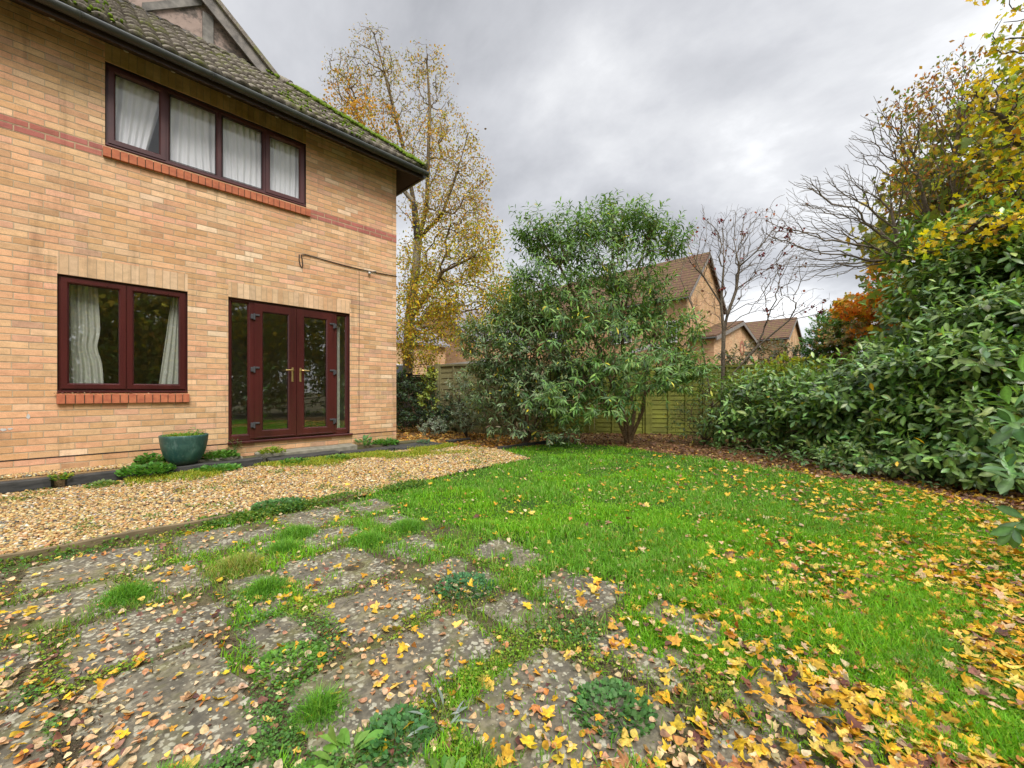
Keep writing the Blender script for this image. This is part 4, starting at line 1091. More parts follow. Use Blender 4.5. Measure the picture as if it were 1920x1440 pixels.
# ------------------------------------------------------------ neighbours
DU = Vector((1, 0, 0)); DV = Vector((0, 1, 0))
def house_block(name, label, x0, x1, y0, y1, ze, zr, wall, roofm, axis='y', over=.25, verge=M['bargeboard'], px=None):
    """gabled block; ridge along axis"""
    base = Vector((x0, y0, 0)); root = empty(name, base); tag(root, label, 'house')
    xm, ym = (x0 + x1) / 2, (y0 + y1) / 2
    w = MB()
    if axis == 'y':
        w.add([(x0,y0,0),(x1,y0,0),(x1,y1,0),(x0,y1,0),(x0,y0,ze),(x1,y0,ze),(x1,y1,ze),(x0,y1,ze),(xm,y0,zr),(xm,y1,zr)],
              [(0,1,5,8,4),(1,2,6,5),(2,3,7,9,6),(3,0,4,7)])
        k = (zr - ze) / (xm - x0); e = over; t = .12
        r = MB()
        for s, xe in ((-1, x0 - e), (1, x1 + e)):
            r.add([(xe, y0 - .2, ze - e*k + .03), (xm, y0 - .2, zr + .03), (xm, y1 + .2, zr + .03), (xe, y1 + .2, ze - e*k + .03),
                   (xe, y0 - .2, ze - e*k + .03 + t), (xm, y0 - .2, zr + .03 + t), (xm, y1 + .2, zr + .03 + t), (xe, y1 + .2, ze - e*k + .03 + t)],
                  [(0,1,2,3),(4,5,6,7),(0,1,5,4),(3,2,6,7),(0,3,7,4)])
        b = MB()
        for s, xe in ((-1, x0 - e), (1, x1 + e)):
            b.add([(xe, y0 - .23, ze - e*k - .14), (xm, y0 - .23, zr - .14), (xm, y0 - .23, zr + .06), (xe, y0 - .23, ze - e*k + .06),
                   (xe, y0 - .205, ze - e*k - .14), (xm, y0 - .205, zr - .14), (xm, y0 - .205, zr + .06), (xe, y0 - .205, ze - e*k + .06)],
                  [(0,1,2,3),(4,5,6,7),(0,1,5,4),(3,2,6,7),(0,3,7,4),(1,2,6,5)])
        g = MB(); g.tube([(x0 - e - .05, y0 - .2, ze - e*k), (x0 - e - .05, y1, ze - e*k)], .06, 8).build('gutter', M['gutter'], root, -base)
    else:
        w.add([(x0,y0,0),(x1,y0,0),(x1,y1,0),(x0,y1,0),(x0,y0,ze),(x1,y0,ze),(x1,y1,ze),(x0,y1,ze),(x0,ym,zr),(x1,ym,zr)],
              [(0,1,5,4),(1,2,6,9,5),(2,3,7,6),(3,0,4,8,7)])
        k = (zr - ze) / (ym - y0); e = over; t = .12; r = MB(); b = MB()
        for ye in (y0 - e, y1 + e):
            r.add([(x0 - .2, ye, ze - e*k + .03), (x0 - .2, ym, zr + .03), (x1 + .2, ym, zr + .03), (x1 + .2, ye, ze - e*k + .03),
                   (x0 - .2, ye, ze - e*k + .03 + t), (x0 - .2, ym, zr + .03 + t), (x1 + .2, ym, zr + .03 + t), (x1 + .2, ye, ze - e*k + .03 + t)],
                  [(0,1,2,3),(4,5,6,7),(0,1,5,4),(3,2,6,7),(0,3,7,4)])
            b.add([(x0 - .23, ye, ze - e*k - .14), (x0 - .23, ym, zr - .14), (x0 - .23, ym, zr + .06), (x0 - .23, ye, ze - e*k + .06),
                   (x0 - .205, ye, ze - e*k - .14), (x0 - .205, ym, zr - .14), (x0 - .205, ym, zr + .06), (x0 - .205, ye, ze - e*k + .06)],
                  [(0,1,2,3),(4,5,6,7),(0,1,5,4),(3,2,6,7),(0,3,7,4),(1,2,6,5)])
    w.build('wall', wall, root, -base); r.build('roof', roofm, root, -base); b.build('bargeboard', verge, root, -base)
    return root, base
def nwin(root, base, axis, pos, a0, a1, z0, z1, frame=M['upvc_white']):
    """window on a neighbour's wall; axis 'x': wall of constant x"""
    m = MB(); g = MB()
    def bx(m_, u0, u1, h0, h1, o0, o1):
        if axis == 'x': m_.box(pos + o0, pos + o1, u0, u1, h0, h1)
        else: m_.box(u0, u1, pos + o0, pos + o1, h0, h1)
    um = (a0 + a1) / 2
    for q in ((a0, a1, z0, z0 + .07), (a0, a1, z1 - .07, z1), (a0, a0 + .07, z0 + .07, z1 - .07), (a1 - .07, a1, z0 + .07, z1 - .07), (um - .035, um + .035, z0 + .07, z1 - .07)): bx(m, *q, -.06, .0)
    w_ = m.build('window', frame, root, -base); bx(g, a0 + .06, a1 - .06, z0 + .06, z1 - .06, -.02, .005); g.build('pane', M['dark_glass'], w_)
# nearest neighbour: gable end towards us
Z1_ = 22.0
a_ = P(1289, 553, Z1_)                     # left eave corner of the gable
def x_at(px, y):                           # along-x position where the vertical plane of constant y crosses pixel column px
    k = (px - 960) / F                     # X/Z = k ; x = X si + Z co ; y = -X co + Z si
    Z = y / (SI - k * CO); return (k * SI + CO) * Z, Z
y1_ = a_[1]
xr_, Zr_ = x_at(1356, y1_); xm_, Zm_ = x_at(1325, y1_)
zr_ = 1 + (735 - 478) / F * Zm_
hw = xm_ - a_[0]
nb, nbb = house_block('neighbour_house', 'tall buff brick house with steep brown roof beyond the bare tree', xm_ - max(hw, xr_ - xm_), xm_ + max(hw, xr_ - xm_), y1_, y1_ + 17, a_[2], zr_, M['far_brick'], M['far_tile'])
xw = xm_ - max(hw, xr_ - xm_)
nwin(nb, nbb, 'x', xw, y1_ + 3.2, y1_ + 4.6, 3.9, 5.1); nwin(nb, nbb, 'x', xw, y1_ + 8, y1_ + 9.6, 3.9, 5.1)
nwin(nb, nbb, 'x', xw, y1_ + .5, y1_ + 1.1, 3.7, 4.9); nwin(nb, nbb, 'x', xw, y1_ + 12, y1_ + 13.5, 3.9, 5.1)
m = MB(); m.tube([(x, y1_ - .22, z) for x, z in [(xm_ + .1, a_[2] - .3)]] + [(xm_ + .1, y1_ - .22, .1)], .05, 8)
# second house: small gable with a brick ring, and the wing behind
y2 = P(1389, 640, 25)[1]
xl2, _ = x_at(1352, y2); xr2, Zr2 = x_at(1432, y2); xm2, Zm2 = x_at(1387, y2)
hw2 = (xr2 - xl2) / 2
n2, n2b = house_block('neighbour_house', 'low buff gable with a round red brick ring on its wall', xm2 - hw2, xm2 + hw2, y2, y2 + 6, 1 + (735 - 646) / F * Zm2, 1 + (735 - 606) / F * Zm2, M['far_brick'], M['far_tile'])
cz = 1 + (735 - 652) / F * Zm2; cxr, Zc = x_at(1391, y2); rr = 13 / F * Zc
m = MB(); nn = 40; vs = []
for k in range(nn):
    t = 2 * math.pi * k / nn
    for rad in (rr * .66, rr * 1.12):
        vs.append((cxr + rad * math.cos(t), y2 - .02, cz + rad * math.sin(t)))
m.add(vs, [(2*k, 2*k+1, (2*k+3) % (2*nn), (2*k+2) % (2*nn)) for k in range(nn)]); m.build('brick_ring', M['far_red'], n2, -n2b)
y3 = P(1497, 640, 37)[1]
xr3, Zr3 = x_at(1499, y3); xl3, _ = x_at(1460, y3); xm3 = x_at(1489, y3)[0]
hw3 = xr3 - xm3
q3 = P(1491, 598, x_at(1489, y3)[1])
house_block('neighbour_house', 'buff house with long low brown roof right of the ring gable', xm3 - hw3 * 1.25, xm3 + hw3 * 1.25, y3, y3 + 15, q3[2] - 1.9, q3[2], M['far_brick'], M['far_tile'])
# far left houses seen through the birch
pa = P(770, 690, 24)
y4 = pa[1]
x4, _ = x_at(835, y4 - 0)
n4, n4b = house_block('neighbour_house', 'pale buff house showing through the lower birch leaves', x4 - 7, x4, y4, y4 + 6, 3.9, 5.6, M['far_brick'], M['grey_tile'], axis='x')
nwin(n4, n4b, 'y', y4, x4 - 3.6, x4 - 2.4, 1.4, 2.6)
y5 = P(865, 670, 30)[1]
n5, n5b = house_block('neighbour_house', 'small house with plum brown roof between the birch and the dense shrub', x_at(838, y5)[0], x_at(884, y5)[0], y5, y5 + 7, 2.6, 4.1, M['far_brick'], M['red_tile'], axis='x')
n5r = P(896, 690, 26); xx5 = x_at(886, n5r[1])[0]
n6, n6b = house_block('neighbour_house', 'buff house with slate grey roof rising behind the dense shrub', xx5, x_at(1030, n5r[1])[0], n5r[1], n5r[1] + 8, 4.3, 7.1, M['far_brick'], M['grey_tile'], axis='x')
# white edged garden room roof behind the fence
gr = P(1228, 650, 14.5); gr2 = P(1292, 679, 13.0)
base = Vector((gr2[0], gr2[1], 0)); root = tag(empty('garden_room', base), 'low garden room with white roof edge behind the green fence', 'garden room')
a0 = Vector((gr[0], gr[1], gr[2])); b0 = Vector((gr2[0], gr2[1], gr2[2])); back_ = Vector((2.2, 2.2, 0))
m = MB(); vs = [a0, b0, b0 + back_, a0 + back_]
m.add(vs + [v + Vector((0, 0, .14)) for v in vs], [(0,1,2,3), (4,5,6,7), (0,1,5,4), (1,2,6,5), (2,3,7,6), (3,0,4,7)]); m.build('roof', M['upvc_white'], root, -base)
m = MB(); vs = [Vector((v.x, v.y, 0)) + back_ * .03 for v in (a0, b0, b0 + back_, a0 + back_)]
m.add(vs + [Vector((v.x, v.y, w_.z - .01)) for v, w_ in zip(vs, (a0, b0, b0 + back_, a0 + back_))], [(0,1,5,4), (1,2,6,5), (2,3,7,6), (3,0,4,7)]); m.build('wall', M['far_brick'], root, -base)
# garden shed with a pale roof over the tan fence
s0 = P(800, 688, 12.6); s1 = P(930, 676, 10.9); base = Vector((s0[0], s0[1], 0)); root = tag(empty('garden_shed', base), 'shed with pale felt roof just showing over the tan fence', 'shed')
a0 = Vector(s0); b0 = Vector(s1); a0.z = s0[2] - .03; b0.z = s1[2]; back_ = Vector((1.6, 1.9, .10)) 
m = MB(); vs = [a0, b0, b0 + back_, a0 + back_]
m.add(vs + [v + Vector((0, 0, .06)) for v in vs], [(0,1,2,3), (4,5,6,7), (0,1,5,4), (1,2,6,5), (2,3,7,6), (3,0,4,7)]); m.build('roof', M['upvc_white'], root, -base)
m = MB(); vs = [Vector((v.x, v.y, 0)) + Vector((.05, .06, 0)) for v in (a0, b0, b0 + back_ * .95, a0 + back_ * .95)]
m.add(vs + [Vector((v.x, v.y, min(a0.z, b0.z))) for v in vs], [(0,1,5,4), (1,2,6,5), (2,3,7,6), (3,0,4,7)]); m.build('wall', M['fence_tan'], root, -base)

# ------------------------------------------------------------ trees
BR = lambda *a: a
def Pn(px, py, Z): return np.array(P(px, py, Z))
def E_(px, py, Z, rx, ry, w=None):
    """ellipsoid from photo measures: centre pixel, half width and half height in pixels"""
    c = P(px, py, Z); rX = rx / F * Z; rZ = ry / F * Z
    return (c[0], c[1], c[2], rX, rX, rZ, w if w else rX * rX * rZ)
# --- birch behind the corner
r = np.random.default_rng(21)
ZB = 12.2
tr = [[tuple(Pn(762, 812, ZB) * [1, 1, 0]), tuple(Pn(764, 700, ZB)), tuple(Pn(768, 600, ZB)), tuple(Pn(778, 520, ZB)), tuple(Pn(784, 450, ZB)), tuple(Pn(776, 380, ZB)), tuple(Pn(762, 300, ZB + .3)), tuple(Pn(742, 220, ZB + .3)), tuple(Pn(722, 140, ZB + .2)), tuple(Pn(700, 60, ZB))],
      [tuple(Pn(784, 450, ZB)), tuple(Pn(800, 390, ZB - .2)), tuple(Pn(803, 300, ZB - .4)), tuple(Pn(806, 200, ZB - .4)), tuple(Pn(800, 110, ZB - .4))],
      [tuple(Pn(784, 470, ZB)), tuple(Pn(830, 400, ZB - .8)), tuple(Pn(858, 320, ZB - 1)), tuple(Pn(878, 250, ZB - 1))],
      [tuple(Pn(776, 380, ZB)), tuple(Pn(735, 330, ZB)), tuple(Pn(690, 260, ZB)), tuple(Pn(660, 190, ZB))],
      [tuple(Pn(770, 560, ZB)), tuple(Pn(830, 510, ZB - .7)), tuple(Pn(890, 480, ZB - 1.2))]]
ells = [E_(700, 130, ZB, 48, 95, 1.5), E_(655, 170, ZB, 50, 70, 1.2), E_(640, 130, ZB, 28, 40, .5), E_(790, 190, ZB, 65, 105, 1.9), E_(690, 250, ZB, 75, 65, 1.0), E_(850, 300, ZB - .6, 58, 95, 1.5), E_(770, 330, ZB, 90, 90, 1.0),
        E_(895, 460, ZB - .8, 45, 70, 1.1), E_(850, 395, ZB - .6, 72, 60, 1.3), E_(900, 350, ZB - .7, 25, 60, .4), E_(830, 470, ZB, 90, 75, 1.3), E_(800, 570, ZB - .3, 62, 75, 1.6), E_(870, 585, ZB - .5, 65, 65, 1.2), E_(935, 560, ZB - .3, 42, 45, .7), E_(785, 640, ZB - .6, 50, 55, 1.0)]
att = ell_points(2900, ells, r, .1)
PA, pr, ct, tp = grow(tr, att, r, .22, 4, .05, -.03, minnode=2)
def birchbark(p, rad):
    n = vnoise(p[:, 0] * 3 + p[:, 1] * 3, p[:, 2] * 1.0, 3)[:, None]; w = np.clip((rad[:, None] - .03) / .05, 0, 1)
    n2 = (vnoise(p[:, 2], p[:, 0], 5, 3)[:, None] > .62)
    base = np.where(n2, np.array([[.05, .045, .04]]), np.array([[.30, .27, .21]])) * (.6 + .7 * n)
    return base * w + np.array([[.16, .115, .06]]) * (1 - w)
bm_ = branch_mesh(PA, pr, ct, .155, .0034, 6, birchbark, 0, .3)
BC = [(.58, .36, .04), (.48, .26, .04), (.33, .34, .05), (.52, .43, .06), (.30, .16, .04)]
def ms(fn):   # split on picture height
    return fn
hi = lambda p: (vnoise(p[:, 0] + p[:, 1] * .7, p[:, 2], .9, 2) + .55 * np.clip((6.2 - p[:, 2]) / 5, -.5, 1) + .25 * (np.clip((-(p[:, 0] * CO - p[:, 1] * SI) ), -9, 9) * 0)) > .44
l1 = tip_leaves(PA, pr, ct, r, 6, .070, [SMALL], BC, [2.4, 2.6, 2.4, 2.2, 1.0], .24, .8, 3, .62, .22, mask=hi)
low_ = lambda p: (p[:, 2] < 5.6)
l2 = tip_leaves(PA, pr, ct, r, 8, .080, [SMALL], [(.72, .54, .03), (.42, .44, .05), (.24, .30, .04), (.68, .40, .03)], [3.2, 3.0, 2.0, 1.2], .34, .8, 3, .62, .2, mask=low_)
l3 = tip_leaves(PA, pr, ct, r, 3, .062, [SMALL], [(.33, .22, .07), (.28, .29, .08), (.45, .30, .05)], [1, 1, 1], .15, .8, 3, .7, .2)
lf3 = (ell_points(2600, [E_(655, 190, ZB, 46, 60), E_(700, 235, ZB, 60, 40)], r, .0))
c_ = palette(len(lf3), [(.60, .33, .03), (.48, .24, .03), (.3, .26, .04)], [3, 3, 1], .2, r)
cl = vnoise(lf3[:, 0] * 1.0 + lf3[:, 1], lf3[:, 2], 2.4, 9) > .5; lf3 = lf3[cl]; c_ = c_[cl]
l4 = scatter(*SMALL, lf3, frames(r.normal(size=(len(lf3), 3)) + [0, 0, -.8], r.normal(size=(len(lf3), 3))), r.uniform(.06, .11, len(lf3)), c_)
plant('birch_tree', tuple(Pn(762, 812, ZB) * [1, 1, 0]), 'tall birch with sparse yellow and ochre leaves behind the house corner', 'tree', bm_, merge([l1, l2, l3, l4]))
# second, fainter birch tip left of it
# --- rowan like bare tree
r = np.random.default_rng(5); ZR = 9.0
g0 = Pn(1352, 812, ZR) * [1, 1, 0]
tr = [[tuple(g0), tuple(Pn(1355, 720, ZR)), tuple(Pn(1356, 660, ZR)), tuple(Pn(1357, 620, ZR)), tuple(Pn(1364, 590, ZR)), tuple(Pn(1380, 545, ZR)), tuple(Pn(1386, 500, ZR)), tuple(Pn(1376, 450, ZR)), tuple(Pn(1380, 400, ZR))],
      [tuple(Pn(1357, 620, ZR)), tuple(Pn(1352, 570, ZR)), tuple(Pn(1357, 500, ZR)), tuple(Pn(1355, 430, ZR + .2))],
      [tuple(Pn(1364, 590, ZR)), tuple(Pn(1400, 570, ZR - .3)), tuple(Pn(1450, 556, ZR - .5)), tuple(Pn(1510, 550, ZR - .7))],
      [tuple(g0 + [.12, .1, 0]), tuple(Pn(1330, 730, ZR - .2)), tuple(Pn(1315, 640, ZR - .3)), tuple(Pn(1300, 580, ZR - .3)), tuple(Pn(1275, 520, ZR - .3))],
      [tuple(g0 + [-.1, .1, .0]), tuple(Pn(1375, 700, ZR - .3)), tuple(Pn(1420, 650, ZR - .5)), tuple(Pn(1480, 600, ZR - .6)), tuple(Pn(1530, 590, ZR - .6))],
      [tuple(Pn(1386, 500, ZR)), tuple(Pn(1420, 470, ZR - .3)), tuple(Pn(1450, 430, ZR - .3))],
      [tuple(Pn(1352, 570, ZR)), tuple(Pn(1320, 520, ZR)), tuple(Pn(1290, 460, ZR)), tuple(Pn(1265, 430, ZR))]]
ells = [E_(1375, 450, ZR, 65, 65, 2), E_(1300, 460, ZR, 60, 50, 1.6), E_(1450, 480, ZR - .3, 75, 65, 2.2), E_(1480, 570, ZR - .4, 70, 35, 1.2), E_(1290, 580, ZR, 45, 60, .8), E_(1385, 540, ZR, 80, 60, 1), E_(1318, 400, ZR, 6, 25, .15), E_(1455, 400, ZR, 60, 25, .5)]
att = ell_points(1450, ells, r, .25)
PA, pr, ct, tp = grow(tr, att, r, .55, 5, .022, .03, minnode=3)
bm_ = branch_mesh(PA, pr, ct, .050, .0021, 6, const_col((.17, .135, .10)))
l1 = tip_leaves(PA, pr, ct, r, 2, .075, [SMALL], [(.26, .03, .02), (.13, .05, .03), (.34, .10, .03)], [2, 2, 1], .06, 1.2, 1, .05, .25)
clus = PA[tp[r.choice(len(tp), 16)]]
cp_ = np.repeat(clus, 16, 0) + r.normal(0, .03, (16 * 16, 3))
bv = scatter(icov, icof, cp_, rot_rand(len(cp_), r), r.uniform(.012, .018, len(cp_)), palette(len(cp_), [(.30, .015, .012), (.16, .02, .015)], [2, 1], .2, r))
plant('rowan_tree', tuple(g0), 'nearly bare small tree with dark red leaves and berries before the neighbouring gable', 'tree', bm_, merge([l1, bv]))

# --- tall buddleia like shrub
r = np.random.default_rng(9); ZS = 8.1
g0 = Pn(1182, 829, ZS) * [1, 1, 0]
def g1(dx, dy): return tuple(g0 + np.array([dx * SI - dy * CO * -0, dx * -CO + dy, 0]))
tr = [[tuple(g0 + [.02, .05, -.02]), tuple(Pn(1190, 770, ZS)), tuple(Pn(1170, 700, ZS)), tuple(Pn(1165, 600, ZS)), tuple(Pn(1150, 500, ZS)), tuple(Pn(1150, 410, ZS))],
      [tuple(g0 + [.10, -.06, -.02]), tuple(Pn(1206, 770, ZS - .1)), tuple(Pn(1212, 700, ZS - .2)), tuple(Pn(1225, 640, ZS - .2)), tuple(Pn(1240, 590, ZS))],
      [tuple(g0 + [-.08, .08, -.02]), tuple(Pn(1172, 780, ZS)), tuple(Pn(1140, 700, ZS)), tuple(Pn(1100, 600, ZS)), tuple(Pn(1050, 500, ZS)), tuple(Pn(1000, 430, ZS))],
      [tuple(g0 + [-.12, .0, -.02]), tuple(Pn(1160, 790, ZS - .2)), tuple(Pn(1120, 730, ZS - .4)), tuple(Pn(1060, 670, ZS - .5)), tuple(Pn(980, 640, ZS - .6))],
      [tuple(Pn(1165, 600, ZS)), tuple(Pn(1190, 520, ZS)), tuple(Pn(1215, 450, ZS)), tuple(Pn(1235, 410, ZS))],
      [tuple(g0 + [.04, -.1, -.02]), tuple(Pn(1196, 790, ZS - .2)), tuple(Pn(1210, 740, ZS - .4)), tuple(Pn(1250, 700, ZS - .6))],
      [tuple(g0 + [.0, -.12, -.02]), tuple(Pn(1178, 800, ZS - .2)), tuple(Pn(1150, 750, ZS - .6)), tuple(Pn(1110, 720, ZS - .9))]]
ells = [E_(1150, 425, ZS, 55, 40, 1.3), E_(1060, 455, ZS, 72, 45, 1.7), E_(1005, 440, ZS, 34, 40, .6), E_(1215, 425, ZS, 30, 30, .5), E_(1240, 455, ZS, 45, 28, .45), E_(1110, 520, ZS, 125, 45, 1.9), E_(1005, 565, ZS, 75, 60, 1.8), E_(1195, 560, ZS, 70, 40, .8), E_(1090, 600, ZS, 130, 40, 1.6), E_(1130, 465, ZS, 90, 30, .6),
        E_(1245, 620, ZS - .2, 60, 38, 1.0), E_(1090, 640, ZS - .3, 125, 60, 1.8), E_(1180, 700, ZS - .5, 125, 50, 2.2), E_(1080, 745, ZS - .6, 110, 40, 1.2), E_(1270, 690, ZS - .5, 50, 25, .5), E_(960, 640, ZS - .3, 60, 60, 1.0)]
att = ell_points(1350, ells, r, .2)
PA, pr, ct, tp = grow(tr, att, r, .25, 4, .05, .08, minnode=2)
bm_ = branch_mesh(PA, pr, ct, .06, .004, 6, const_col((.19, .13, .075)), 0, .5)
BL = blade_leaf(.24, 3, .18, .38)
GC = [(.085, .165, .042), (.115, .205, .048), (.05, .10, .03), (.18, .28, .06), (.42, .38, .04)]
oc = np.array(P(1120, 640, ZS))
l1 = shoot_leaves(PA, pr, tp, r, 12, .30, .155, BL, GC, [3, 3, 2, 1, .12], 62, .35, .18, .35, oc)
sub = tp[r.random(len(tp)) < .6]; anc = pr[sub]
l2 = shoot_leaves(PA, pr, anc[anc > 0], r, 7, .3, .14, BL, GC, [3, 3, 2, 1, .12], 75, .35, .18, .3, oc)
plant('buddleia_shrub', tuple(g0), 'tall many stemmed green shrub with drooping narrow leaves in front of the back fence', 'shrub', bm_, merge([l1, l2]), lmat='dull_leaf', names=('stems', 'crown'))
# --- dense shrub left of it
def bush(name, label, seed, base, ells, n, k, size, tmpl, cols, wts, mat='dull_leaf', stemr=.035, shell=.35, ang=60, droop=.25, length=.2, cat='shrub', stemcol=(.13, .09, .055), stems=5, per2=.0, up=.45, jit=.18, bf=.3):
    r = np.random.default_rng(seed); base = np.array(base, float)
    cen = np.average(np.array([e[:3] for e in ells]), 0, weights=np.array([e[6] for e in ells]))
    trs = []
    for s in range(stems):
        an = s / stems * 6.28 + r.random(); st = base + np.array([math.cos(an), math.sin(an), 0]) * .10
        tgt = np.array(ells[s % len(ells)][:3])
        trs.append([tuple(st + [0, 0, -.03]), tuple(st + (tgt - st) * .35 + [0, 0, .05]), tuple(st + (tgt - st) * .75)])
    att = ell_points(n, ells, r, shell); att = att[att[:, 2] > .06]
    PA, pr, ct, tp = grow(trs, att, r, bf, 3, .05, .05, minnode=0)
    bmx = branch_mesh(PA, pr, ct, stemr, .0035, 5, const_col(stemcol))
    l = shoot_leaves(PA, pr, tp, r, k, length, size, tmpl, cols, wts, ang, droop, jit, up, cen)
    ls = [l]
    if per2:
        sub = tp[r.random(len(tp)) < per2]; a2 = pr[sub]; a2 = a2[pr[a2] >= 0]
        ls.append(shoot_leaves(PA, pr, a2, r, k, length, size * .95, tmpl, cols, wts, ang + 15, droop, jit, up, cen))
    return plant(name, tuple(base), label, cat, bmx, merge(ls), lmat=mat, names=('stems', 'foliage'))
ZD = 7.7
bush('leafy_shrub', 'dense grey green shrub with a few yellow leaves left of the tall shrub', 31, Pn(985, 832, ZD) * [1, 1, 0],
     [E_(955, 655, ZD, 80, 65, 1.9), E_(930, 730, ZD, 62, 60, 1.2), E_(1010, 740, ZD - .1, 85, 60, 1.7), E_(1060, 700, ZD, 60, 60, 1.0), E_(900, 640, ZD + .3, 40, 35, .5), E_(985, 600, ZD + .2, 65, 38, 1.1), E_(1000, 800, ZD - .1, 90, 22, .5)],
     820, 10, .115, blade_leaf(.30, 3, .15, .3), [(.10, .155, .065), (.16, .225, .10), (.06, .095, .045), (.13, .11, .06), (.55, .45, .03)], [3, 2.4, 2, 1, .14], per2=.7, length=.22, shell=.2, stems=7)
# dark ivy and silver shrubs by the house corner
bush('ivy_shrub', 'dark green shrub in shade against the far side of the house corner', 33, Pn(790, 792, 10.6) * [1, 1, 0],
     [E_(770, 760, 10.6, 55, 45, 1.4), E_(835, 770, 10.2, 48, 38, 1.2), E_(760, 720, 11, 30, 22, .4), E_(805, 735, 10.6, 20, 30, .3)], 380, 9, .085, blade_leaf(.6, 2, .1, .2, .45), [(.035, .07, .028), (.055, .095, .03), (.025, .05, .025), (.12, .17, .04)], [3, 2, 2, .5], per2=.5, length=.16, shell=.3)
bush('silver_shrub', 'pale silvery green shrub between the ivy and the dense shrub', 34, Pn(868, 805, 9.2) * [1, 1, 0],
     [E_(868, 735, 9.2, 30, 34, 1), E_(880, 775, 9.0, 34, 28, 1)], 150, 10, .085, blade_leaf(.34, 3, .12, .25), [(.19, .24, .15), (.13, .18, .10), (.26, .30, .21)], [2, 2, 1], per2=.4, length=.16)
bush('yellow_green_sapling', 'thin yellow green sapling rising in front of the dark fence', 35, Pn(808, 800, 9.9) * [1, 1, 0],
     [E_(806, 715, 9.9, 12, 24, 1), E_(802, 755, 9.9, 18, 20, 1)], 60, 7, .08, blade_leaf(.6, 2, .1, .2, .45), [(.30, .34, .05), (.20, .27, .05)], [1, 1], per2=.3, length=.12, stems=2, stemr=.015)
bush('silver_herb', 'low silvery plant among fallen leaves beyond the slate slab', 36, G(812, 808, 0.0), [(*P(812, 800, 8.9), .30, .30, .14, 1)], 60, 9, .075, blade_leaf(.3, 2, .12, .25), [(.24, .28, .20), (.16, .21, .13)], [1, 1], length=.10, stems=4, stemr=.01)

# --- laurels
LL = blade_leaf(.40, 4, .12, .16, .58)
LC = [(.10, .18, .043), (.145, .235, .058), (.055, .11, .032), (.24, .32, .10), (.55, .36, .03)]
LW = [3, 3, 2, 1.2, .03]
def laurel(label, seed, bpx, bZ, ells, n, k=8, size=.160, **kw):
    b = P(bpx, 800, bZ); kw.setdefault('per2', .5)
    return bush('laurel_bush', label, seed, (b[0], b[1], 0), ells, n, k, size, LL, LC, LW, 'gloss_leaf', stemr=.045, shell=.35, ang=70, length=.30, droop=.30, up=.38, jit=.24, **kw)
laurel('big laurel rising highest at the right, behind the nearest laurels', 41, 1800, 5.6, [E_(1775, 580, 5.6, 85, 80, 2.2), E_(1860, 520, 5.4, 85, 60, 2), E_(1730, 470, 6.2, 40, 45, .35), E_(1820, 450, 5.6, 60, 40, .6), E_(1850, 620, 5.0, 100, 70, 1.8), E_(1760, 670, 5.4, 90, 50, 1.6), E_(1910, 560, 5.2, 60, 110, 1.2), E_(1770, 505, 5.9, 70, 22, .4)], 900)
laurel('broad laurel spreading over the lawn edge right of centre', 42, 1620, 6.2, [E_(1600, 745, 6.1, 110, 48, 2), E_(1680, 720, 5.6, 90, 60, 1.6), E_(1540, 785, 6.3, 80, 45, 1.3), E_(1640, 820, 5.9, 100, 40, 1.3), E_(1640, 690, 6.3, 60, 25, .4)], 640)
laurel('laurel with low hanging sprays at the right edge of the lawn', 43, 1820, 4.9, [E_(1810, 700, 4.7, 90, 50, 1.5), E_(1760, 780, 4.9, 80, 50, 1.3), E_(1860, 800, 4.4, 90, 50, 1.2), E_(1790, 850, 4.6, 90, 32, .9), E_(1865, 865, 4.15, 75, 34, .8)], 400)
laurel('small laurel to the left of the broad one, beside the bare tree', 44, 1440, 7.4, [E_(1430, 760, 7.3, 70, 45, 1.4), E_(1390, 800, 7.5, 60, 30, 1), E_(1480, 810, 7.1, 70, 35, 1.2), E_(1450, 720, 7.5, 50, 25, .5)], 330)
laurel('laurel at the foot of the hedge between the broad one and the low sprays', 45, 1700, 5.5, [E_(1700, 840, 5.3, 80, 36, 1), E_(1740, 878, 4.8, 70, 22, .7), E_(1600, 855, 5.5, 80, 22, .7), E_(1650, 870, 5.2, 80, 22, .6)], 260, size=.13)
# the nearest sprig reaching into the frame at the right edge
r = np.random.default_rng(77)
b0 = np.array(P(2120, 1130, 2.5)); b0[2] = 0
tr = [[tuple(b0), tuple(P(2090, 1000, 2.4)), tuple(P(2040, 930, 2.35)), tuple(P(1960, 905, 2.3))], [tuple(P(2090, 1000, 2.4)), tuple(P(2060, 850, 2.35)), tuple(P(1980, 800, 2.3)), tuple(P(1925, 785, 2.25))]]
att = np.array([P(1905, 905, 2.25), P(1930, 960, 2.3), P(1915, 800, 2.2), P(1910, 775, 2.3), P(1935, 740, 2.35), P(1950, 850, 2.4), P(1990, 700, 2.4), P(1990, 980, 2.3), P(1925, 830, 2.3)])
PA, pr, ct, tp = grow(tr, att, r, .2, 2, .03, .02)
plant('laurel_bush', tuple(b0), 'nearest laurel sprigs poking in at the right edge of the frame', 'shrub', branch_mesh(PA, pr, ct, .018, .004, 6, const_col((.12, .13, .05))),
      shoot_leaves(PA, pr, tp, r, 10, .15, .145, LL, [(.09, .19, .05), (.12, .23, .07), (.07, .15, .05)], [1, 1, 1], 60, .12, .12, .4), lmat='gloss_leaf', names=('stems', 'foliage'))

